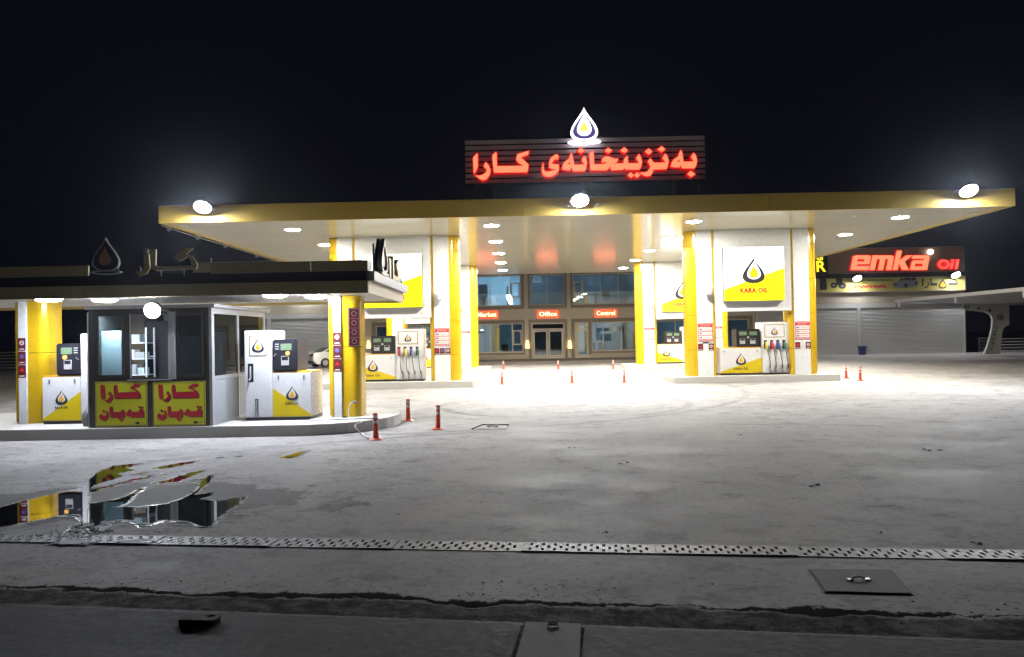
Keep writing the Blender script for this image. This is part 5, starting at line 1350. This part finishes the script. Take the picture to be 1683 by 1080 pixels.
def door_sign(word, px, py, w, lab):
    x, z = at(px, py, OY); h = .56
    t = thing('door_sign', lab, 'sign', (x, OY - .10, z - h / 2), 0, 'orange lit word signs on the office front')
    MB().box(-w / 2, w / 2, 0, .098, 0, h).build('sign_box', 'sign_orange', t, bevel=.01)
    mb = MB(); add_text(mb, word, 0, -.012, h / 2, .46, .02, 1.05, .010, width=w * .84); mb.build('lettering', 'sign_letters', t)
door_sign('Market', 800, 517.5, 1.72, 'orange lit sign reading Market above the left window, partly behind a pillar')
door_sign('Office', 900.5, 516.5, 1.62, 'orange lit sign reading Office above the double door')
door_sign('Control', 995.5, 515, 1.68, 'orange lit sign reading Control above the right windows')
sc0 = None
for px, lab in ((867, 'warm sconce left of the office double door'), (936.3, 'warm sconce right of the office double door'), (607, 'warm sconce seen through the left pump bay')):
    x, z = at(px, 574, OY)
    if sc0 is None:
        sc0 = thing('wall_sconce', '', 'wall lamp', group='warm uplight sconces on the office front')
        MB().box(-.12, .12, -.16, -.001, 0, .16).build('lamp_body', 'trim_brown', sc0)
        MB().box(-.10, .10, -.14, -.02, .165, .20).build('lens', 'lens_warm', sc0); o = sc0
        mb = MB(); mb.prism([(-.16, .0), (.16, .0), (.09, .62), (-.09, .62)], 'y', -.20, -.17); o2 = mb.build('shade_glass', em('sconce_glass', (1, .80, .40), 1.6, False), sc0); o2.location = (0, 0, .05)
    else: o = copy_tree(sc0)
    o.location = (x, OY - .13, z); o['label'] = lab

def wing(name, label, x0, x1, pil_px, ztop):
    t = thing(name, label, 'building', ((x0 + x1) / 2, OY, 0))
    sz = at(1480, 505, OY)[1]
    xs = [x0] + pil_px + [x1]; w = .28
    mb = MB(); mb.box(x0, x1, OY + .05, OY + 6, 0, ztop); mb.build('body', 'shutter', t, world=True)
    mb = MB()
    for x in xs: mb.box(max(x0, x - w / 2), min(x1, x + w / 2), OY - .06, OY + .048, 0, sz + .35)
    mb.build('pier', 'shutter', t, world=True)
    MB().box(x0, x1, OY - .02, OY + .046, sz + .36, ztop - .1).build('upper_wall', 'plaster', t, world=True)
    for a, b in zip(xs, xs[1:]):
        a += w / 2; b -= w / 2
        if b - a < .5: continue
        n = int(sz / .105); mb = MB(); pr = []
        for k in range(n): z = sz * k / n; d = sz / n; pr += [(OY + .045, z), (OY - .0, z + d * .15), (OY - .012, z + d * .5), (OY - .0, z + d * .85)]
        pr.append((OY + .045, sz))
        m = len(pr); mb.add([(a, y, z) for y, z in pr] + [(b, y, z) for y, z in pr], [(i, i + 1, m + i + 1, m + i) for i in range(m - 1)])
        mb.build('roller_shutter', 'shutter', t, world=True)
        MB().box(a, b, OY - .05, OY + .046, sz + .003, sz + .34).build('shutter_box', 'shutter', t, world=True)
    return t
rx1 = at(1585, 500, OY)[0]
wing('workshop_building', 'grey workshop with roller shutters and lit red sign on the right', OX1 + .05, rx1, [at(1410.5, 500, OY)[0]], at(1480, 406, OY)[1])
wing('workshop_building', 'grey shuttered workshop on the left behind the parked car', -25.0, OX0 - .05, [-19.2], 8.1)

def shop_sign():
    Y = OY - .08
    r = px_rect(1360, 411, 1585, 449, Y)
    zt, zb = at(1480, 407.5, Y)[1], at(1480, 448.5, Y)[1]
    t = thing('shop_sign', 'brown panel with glowing red slanted letters over the right workshop', 'shop sign', ((r[0] + r[1]) / 2, Y, zb))
    mb = MB(); n = 6
    for k in range(n):
        a = r[0] + (r[1] - r[0]) * k / n; b = r[0] + (r[1] - r[0]) * (k + 1) / n; mb.box(a + .004, b - .004, Y - .06, Y, zb, zt)
    mb.build('panel', 'brown_panel', t, world=True)
    MB().box(r[0] - 2.2, r[1], Y - .12, Y - .001, zb - .34, zb - .004).build('dark_ledge', 'black', t, world=True)
    E = [[[(140, 410), (145, 370), (170, 245), (205, 228), (375, 228), (392, 250), (372, 338), (220, 340), (215, 362), (372, 362), (362, 412)], [(215, 305), (225, 275), (315, 275), (308, 305)]],
         [[(375, 412), (415, 228), (660, 228), (680, 250), (650, 412), (585, 412), (612, 275), (575, 275), (545, 412), (482, 412), (510, 275), (470, 275), (440, 412)]],
         [[(670, 410), (720, 170), (785, 170), (755, 290), (840, 228), (915, 228), (815, 305), (870, 410), (785, 410), (745, 325), (730, 410)]],
         [[(885, 410), (910, 305), (935, 290), (1060, 290), (1062, 270), (905, 268), (925, 228), (1105, 228), (1130, 250), (1100, 410)], [(940, 368), (950, 332), (1045, 332), (1040, 368)]]]
    O = [[ell(1310, 340, 72, 60), ell(1310, 340, 44, 33)], [[(1385, 398), (1402, 320), (1435, 320), (1420, 398)]], [[(1405, 303), (1410, 280), (1445, 280), (1440, 303)]], [[(1450, 398), (1470, 280), (1505, 280), (1485, 398)]]]
    f, e, o2 = MB(), MB(), MB()
    for lps in E:
        L = conv(lps, 1380, 390, 7.65, Y - .25); add_loops(f, L, Y - .25, .03); add_loops(e, [grow(L[0], .05)], Y - .14, .13)
    for lps in O:
        L = conv(lps, 1380, 390, 7.65, Y - .25); add_loops(o2, L, Y - .25, .03); add_loops(e, [grow(L[0], .04)], Y - .14, .13)
    f.build('letter_face', 'lit_red', t, world=True); o2.build('letter_face', 'lit_redface', t, world=True); e.build('letter_edge', 'lit_redge', t, world=True)
    x, z = at(1529.5, 414, Y - .25); MB().sphere((x, Y - .25, z), .20).build('globe', 'globe', t, world=True, smooth=True)
    # neighbouring dark board with yellow letters, mostly behind the pillar
    x1 = at(1360, 430, Y)[0] - .02; t2 = thing('shop_sign', 'black board with glowing yellow letters, mostly hidden behind the right pillar', 'shop sign', (x1 - 2, Y, zb))
    MB().box(x1 - 3.2, x1, Y - .10, Y - .002, zb, zt - .3).build('panel', 'black', t2, world=True)
    mb = MB(); x, z = at(1347.5, 439, Y); add_text(mb, 'R', x, Y - .12, z, 1.15, .03, 1, .02, width=.72); mb.build('lettering', 'lit_letter_yellow', t2, world=True); mb = MB(); x, z = at(1346, 424, Y); add_text(mb, 'G', x, Y - .12, z, .55, .03, 1, .02, width=.50)
    mb.build('lettering', 'lit_letter_yellow', t2, world=True)
shop_sign()
def banner():
    Y = OY - .13
    zt, zb = at(1480, 455.5, Y)[1], at(1480, 478, Y)[1]
    x0, x1 = at(1336, 466, Y)[0], at(1585, 466, Y)[0]
    t = thing('banner', 'long yellow printed banner with vehicle pictures below the red sign', 'banner', ((x0 + x1) / 2, Y, zb))
    MB().box(x0, x1, Y - .03, Y, zb, zt).build('sheet', pm('banner_print', (0.50, 0.44, 0.10), .5, var=.15, scale=.6), t, world=True)
    f = MB(); frame(f, x0 - .04, x1 + .04, zb - .04, zt + .04, Y - .05, Y - .031, .06); f.build('border', 'frame_beige', t, world=True)
    L = conv([[(655, 225), (690, 210), (690, 350), (660, 360)], [(770, 290), (795, 285), (800, 350), (750, 405), (700, 400), (705, 385), (750, 375), (780, 340)], [(820, 220), (850, 210), (850, 300), (960, 305), (960, 355), (830, 355)],
              [(1180, 295), (1340, 290), (1335, 275), (1250, 232), (1265, 205), (1300, 205), (1370, 275), (1365, 350), (1180, 355)]], 1460, 440, 12.02, Y)
    mb = MB()
    for lp in L: add_loops(mb, [lp], Y - .036, .008)
    x, z = at(1549, 466, Y); add_loops(mb, [drop(x, z, .62, .80), drop(x, z - .03, .42, .50)], Y - .036, .008)
    mb.build('lettering', 'charcoal', t, world=True)
    x, z = at(1549, 467, Y); MB().prism(drop(x, z - .03, .40, .48), 'y', Y - .038, Y - .031).build('drop_mark', 'orange_print', t, world=True)
    S = conv([[(80, 330), (95, 300), (200, 260), (240, 215), (300, 195), (540, 190), (560, 240), (580, 290), (570, 350), (500, 380), (340, 405), (150, 400), (95, 375)]], 1460, 440, 12.02, Y)
    m = MB(); add_loops(m, S, Y - .034, .006); m.build('car_picture', 'grey_print', t, world=True)
    m = MB()
    for w_ in conv([[(215, 255), (255, 215), (290, 205), (290, 250)], [(310, 205), (420, 200), (425, 245), (310, 250)], [(440, 200), (530, 200), (545, 240), (445, 245)], ell(345, 350, 38, 42), ell(545, 315, 26, 40), [(100, 330), (180, 330), (180, 350), (100, 350)]], 1460, 440, 12.02, Y): add_loops(m, [w_], Y - .040, .006)
    m.build('car_picture_detail', 'charcoal', t, world=True)
    m = MB()
    for w_ in conv([ell(390, 375, 72, 62), ell(570, 390, 80, 60), [(440, 220), (560, 215), (575, 330), (640, 340), (620, 380), (400, 370), (330, 330), (440, 320)], [(95, 235), (130, 205), (230, 215), (245, 470), (90, 475)]], 1340, 440, 12.946, Y): add_loops(m, [w_], Y - .034, .006)
    m.build('tractor_picture', 'charcoal', t, world=True)
    m = MB()
    for w_ in conv([ell(570, 390, 36, 26), ell(390, 375, 28, 22)], 1340, 440, 12.946, Y): add_loops(m, [w_], Y - .040, .006)
    m.build('tractor_wheel_hub', 'grey_print', t, world=True)
    m = MB(); rnd = random.Random(4); px = 1399
    while px < 1456:
        w_ = rnd.uniform(1.2, 3.5); a, b = at(px, 473 + rnd.uniform(-1, 1), Y), at(px + w_, 469 + rnd.uniform(-1, 1), Y); m.box(a[0], b[0], Y - .036, Y - .031, min(a[1], b[1]), max(a[1], b[1])); px += w_ + .9
    m.build('red_script', 'red_print', t, world=True)
    m = MB(); px = 1425
    while px < 1468:
        w_ = rnd.uniform(1, 3); a, b = at(px, 461.5, Y), at(px + w_, 459.5, Y); m.box(a[0], b[0], Y - .036, Y - .031, min(a[1], b[1]), max(a[1], b[1])); px += w_ + .8
    m.build('small_script', 'charcoal', t, world=True)
banner()
for px, py, lab in ((398, 468, 'added floodlight hidden behind the kiosk roof, lighting the left workshop wall'), (500, 462, 'added unseen floodlight nearer the office, lighting the wall above the parked car'), (1409, 457, 'bright floodlight on the workshop front below the letter e'), (1571, 451.5, 'bright floodlight at the right end of the workshop sign')):  # first two are added, out of sight, to light the grey left wall
    x, z = at(px, py, OY - .6); floodlight('floodlight', lab, (x, OY - .58, z), math.radians(52), .62, .62, 'lens_shop', group='floodlights over the workshop')
def bucket():
    x, y = gr(1422, 583.5, .02)
    t = thing('bucket', 'dark blue plastic bucket standing against the workshop pier', 'bucket', (x, OY - .42, .02))
    MB().lathe([(.24, 0), (.31, .62), (.34, .62), (.34, .66), (.29, .66), (.22, .03)], n=22).build('bucket_body', 'blue_plastic', t, smooth=True)
    MB().tube([(.33 * math.cos(a), -.02, .60 - .22 * math.sin(a)) for a in [PI * i / 12 for i in range(13)]], .012, 6).build('handle', 'steel_dull', t, smooth=True)
bucket()

# ------------------------------------------------------------------ carport and railings at the right
def carport():
    X0 = 25.7; ye, yn = 50.0, 33.0
    t = thing('carport', 'white edged cantilever carport with a curved support at the right edge', 'carport', (31.5, 50, 0))
    mb = MB()
    prof = [(X0, 3.80), (X0 + 3, 3.62), (X0 + 6, 3.50), (X0 + 9, 3.6)]
    mb.prism([(x, z) for x, z in prof] + [(x, z + .05) for x, z in prof[::-1]], 'y', yn, ye); mb.build('roof', 'carport_paint', t, world=True)
    MB().box(X0 - .10, X0 - .004, yn, ye, 3.72, 3.92).build('edge_beam', 'white_paint', t, world=True)
    MB().box(X0, X0 + 9, ye + .003, ye + .09, 3.40, 3.62).build('end_beam', 'carport_paint', t, world=True)
    mb = MB()
    for y in (49.6, 43.2, 37.4): mb.cyl((X0 + .05, y, 3.72), (X0 + .05, y, 3.40), .07, .07, 10)
    mb.build('drip_pipe', 'white_paint', t, world=True)
    # curved bracket in the plane Y = 50, outline from the photo
    Y = 49.7
    B = [(25, 235), (610, 262), (640, 262), (640, 530), (605, 545), (565, 580), (545, 640), (535, 720), (520, 930), (300, 935), (350, 820), (390, 680), (415, 560), (422, 460), (400, 400), (330, 360), (230, 345), (110, 335), (25, 325)]
    L = conv([B], 1580, 470, 8.31, Y)[0]
    L = [(x, max(z, 0.0)) for x, z in L]
    m = MB(); add_loops(m, [L], Y, .22); m.build('support_bracket', 'carport_paint', t, world=True)
    E = conv([[(300, 935), (350, 820), (390, 680), (415, 560), (422, 460), (400, 400), (375, 385), (385, 380), (415, 400), (432, 460), (425, 560), (402, 685), (365, 820), (322, 935)]], 1580, 470, 8.31, Y - .16)[0]
    m = MB(); add_loops(m, [[(x, max(z, 0)) for x, z in E]], Y - .16, .10); m.build('edge_strip', 'white_paint', t, world=True)
    m = MB()
    for cx, cy, r in ((235, 307, 17), (388, 332, 20)): add_loops(m, conv([ell(cx, cy, r, r)], 1580, 470, 8.31, Y - .12), Y - .12, .01)
    add_loops(m, conv([ell(535, 430, 45, 42), ell(535, 430, 32, 30)], 1580, 470, 8.31, Y - .12), Y - .12, .01); add_loops(m, conv([ell(535, 430, 16, 18)], 1580, 470, 8.31, Y - .12), Y - .12, .01)
    m.build('emblem_mark', 'black_matt', t, world=True)
    m = MB()
    for ch, (cx, cy) in zip('KARAOIL', ((487, 573), (475, 618), (462, 665), (450, 720), (438, 778), (428, 825), (418, 872))):
        x, z = at(1580 + cx / 8.31, 470 + cy / 8.31, Y - .12); add_text(m, ch, x, Y - .12, z, .22, .01, 1, .005)
    m.build('lettering', 'black_matt', t, world=True); m = MB()
    x, z = at(1580 + 75 / 8.31, 470 + 288 / 8.31, Y - .12); add_text(m, 'KA', x, Y - .12, z, .30, .01, 1, .005); m.build('lettering', 'black_matt', t, world=True)
carport()
def railing(label, x0, x1, y, h, n, mat):
    t = thing('railing', label, 'railing', ((x0 + x1) / 2, y, 0), group='metal railings at the edge of the lot')
    m = MB(); k = max(1, int((x1 - x0) / 2.2))
    for i in range(k + 1): x = x0 + (x1 - x0) * i / k; m.box(x - .03, x + .03, y - .03, y + .03, 0, h)
    m.build('post', mat, t, world=True)
    m = MB()
    for i in range(n): z = h * (i + .8) / n - .05; m.box(x0, x1, y - .05, y - .031, z, z + .07)
    m.build('rail', mat, t, world=True)
railing('dull grey metal railing behind the curved carport support', at(1609, 570, 57)[0], at(1638, 570, 57)[0], 57, 1.15, 5, 'steel_dull')
railing('pale horizontal bar railing at the right edge beyond the carport', at(1644, 570, 55)[0], 48, 55, 1.1, 5, 'white_paint')
railing('pale horizontal bar railing on the left behind the gas pump', -52, -25.3, 57, 1.45, 6, 'white_paint')

# ------------------------------------------------------------------ parked car
def car():
    x, y = gr(540, 602.5)
    t = thing('parked_car', 'white sedan seen from behind, parked before the grey shutters', 'car', (x + .75, 52.0, 0), math.radians(38))
    # local: +x forward, length 4.5, width 1.78
    side = [(-2.20, .42), (-2.25, .62), (-2.22, .95), (-2.05, 1.04), (-1.55, 1.08), (-.95, 1.38), (-.45, 1.46), (.15, 1.45), (.55, 1.34), (1.15, 1.02), (1.9, .92), (2.2, .78), (2.28, .55), (2.22, .32), (1.8, .22), (-1.9, .22)]
    def wid(z): return .89 - max(0, z - .85) * .42 - max(0, .5 - z) * .12
    mb = MB(); n = len(side)
    mb.add([(x_, -wid(z), z) for x_, z in side] + [(x_, wid(z), z) for x_, z in side], [tuple(range(n)), tuple(range(n, 2 * n))[::-1]] + [(i, n + i, n + (i + 1) % n, (i + 1) % n) for i in range(n)])
    mb.build('body', 'car_white', t, bevel=.05, smooth=True)
    def plate(name, pts, m, push=.012, par=None):
        vs = [Vector(p) for p in pts]; nn = (vs[1] - vs[0]).cross(vs[2] - vs[0]).normalized(); k = len(vs)
        MB().add([v + nn * push for v in vs] + [v - nn * push for v in vs], [tuple(range(k)), tuple(range(k, 2 * k))[::-1]] + [(i, (i + 1) % k, k + (i + 1) % k, k + i) for i in range(k)]).build(name, m, par or t)
    w1, w2 = wid(1.12), wid(1.36)
    plate('rear_window', [(-1.50, -w1 + .12, 1.11), (-1.50, w1 - .12, 1.11), (-.98, w2 - .10, 1.37), (-.98, -w2 + .10, 1.37)], 'car_glass')
    plate('windscreen', [(1.10, -w1 + .12, 1.05), (1.10, w1 - .12, 1.05), (.58, w2 - .1, 1.33), (.58, -w2 + .1, 1.33)], 'car_glass')
    for s_ in (-1, 1):
        plate('side_window', [(-1.30, s_ * (wid(1.08) + .006), 1.08), (.95, s_ * (wid(1.06) + .006), 1.06), (.45, s_ * (wid(1.34) + .006), 1.34), (-.80, s_ * (wid(1.36) + .006), 1.36)], 'car_glass', .008)
        plate('tail_light', [(-2.245, s_ * .50, .78), (-2.245, s_ * .86, .80), (-2.225, s_ * .86, .97), (-2.235, s_ * .50, .93)], 'lamp_red', .03)
        plate('headlight', [(2.21, s_ * .5, .66), (2.10, s_ * .86, .68), (2.02, s_ * .86, .80), (2.18, s_ * .5, .78)], 'glass_booth', .03)
        for xw in (-1.36, 1.34):
            w = MB(); w.cyl((xw, s_ * .70, .33), (xw, s_ * .905, .33), .33, n=24); wo = w.build('wheel', 'rubber', t, smooth=True)
            MB().cyl((xw, s_ * .90, .33), (xw, s_ * .918, .33), .21, .19, 20).build('rim', 'steel', wo, smooth=True)
        MB().box(.70, .86, *sorted((s_ * .88, s_ * 1.02)), 1.02, 1.14).build('mirror', 'car_white', t, bevel=.03)
    plate('number_plate', [(-2.262, -.26, .60), (-2.262, .26, .60), (-2.262, .26, .71), (-2.262, -.26, .71)], 'pale_print', .008)
    MB().box(-2.285, -2.20, -.80, .80, .28, .46).build('bumper', 'black', t, bevel=.03)
car()

# ------------------------------------------------------------------ thin haze volume added to give the lamps halos
def haze():
    m, nt, b = new_mat('halo_haze'); nt.nodes.remove(b)
    v = nd(nt, 'ShaderNodeVolumePrincipled'); v.inputs['Color'].default_value = (0.85, 0.9, 1, 1); v.inputs['Density'].default_value = 0.00016; v.inputs['Anisotropy'].default_value = 0.93
    nt.links.new(v.outputs[0], nt.nodes['Material Output'].inputs['Volume'])
    o = MB().box(-430, 430, -430, 430, -1.4, 12).build('haze', m); o['kind'] = 'stuff'; o['label'] = 'thin added haze that gives the lamps halos'
haze()
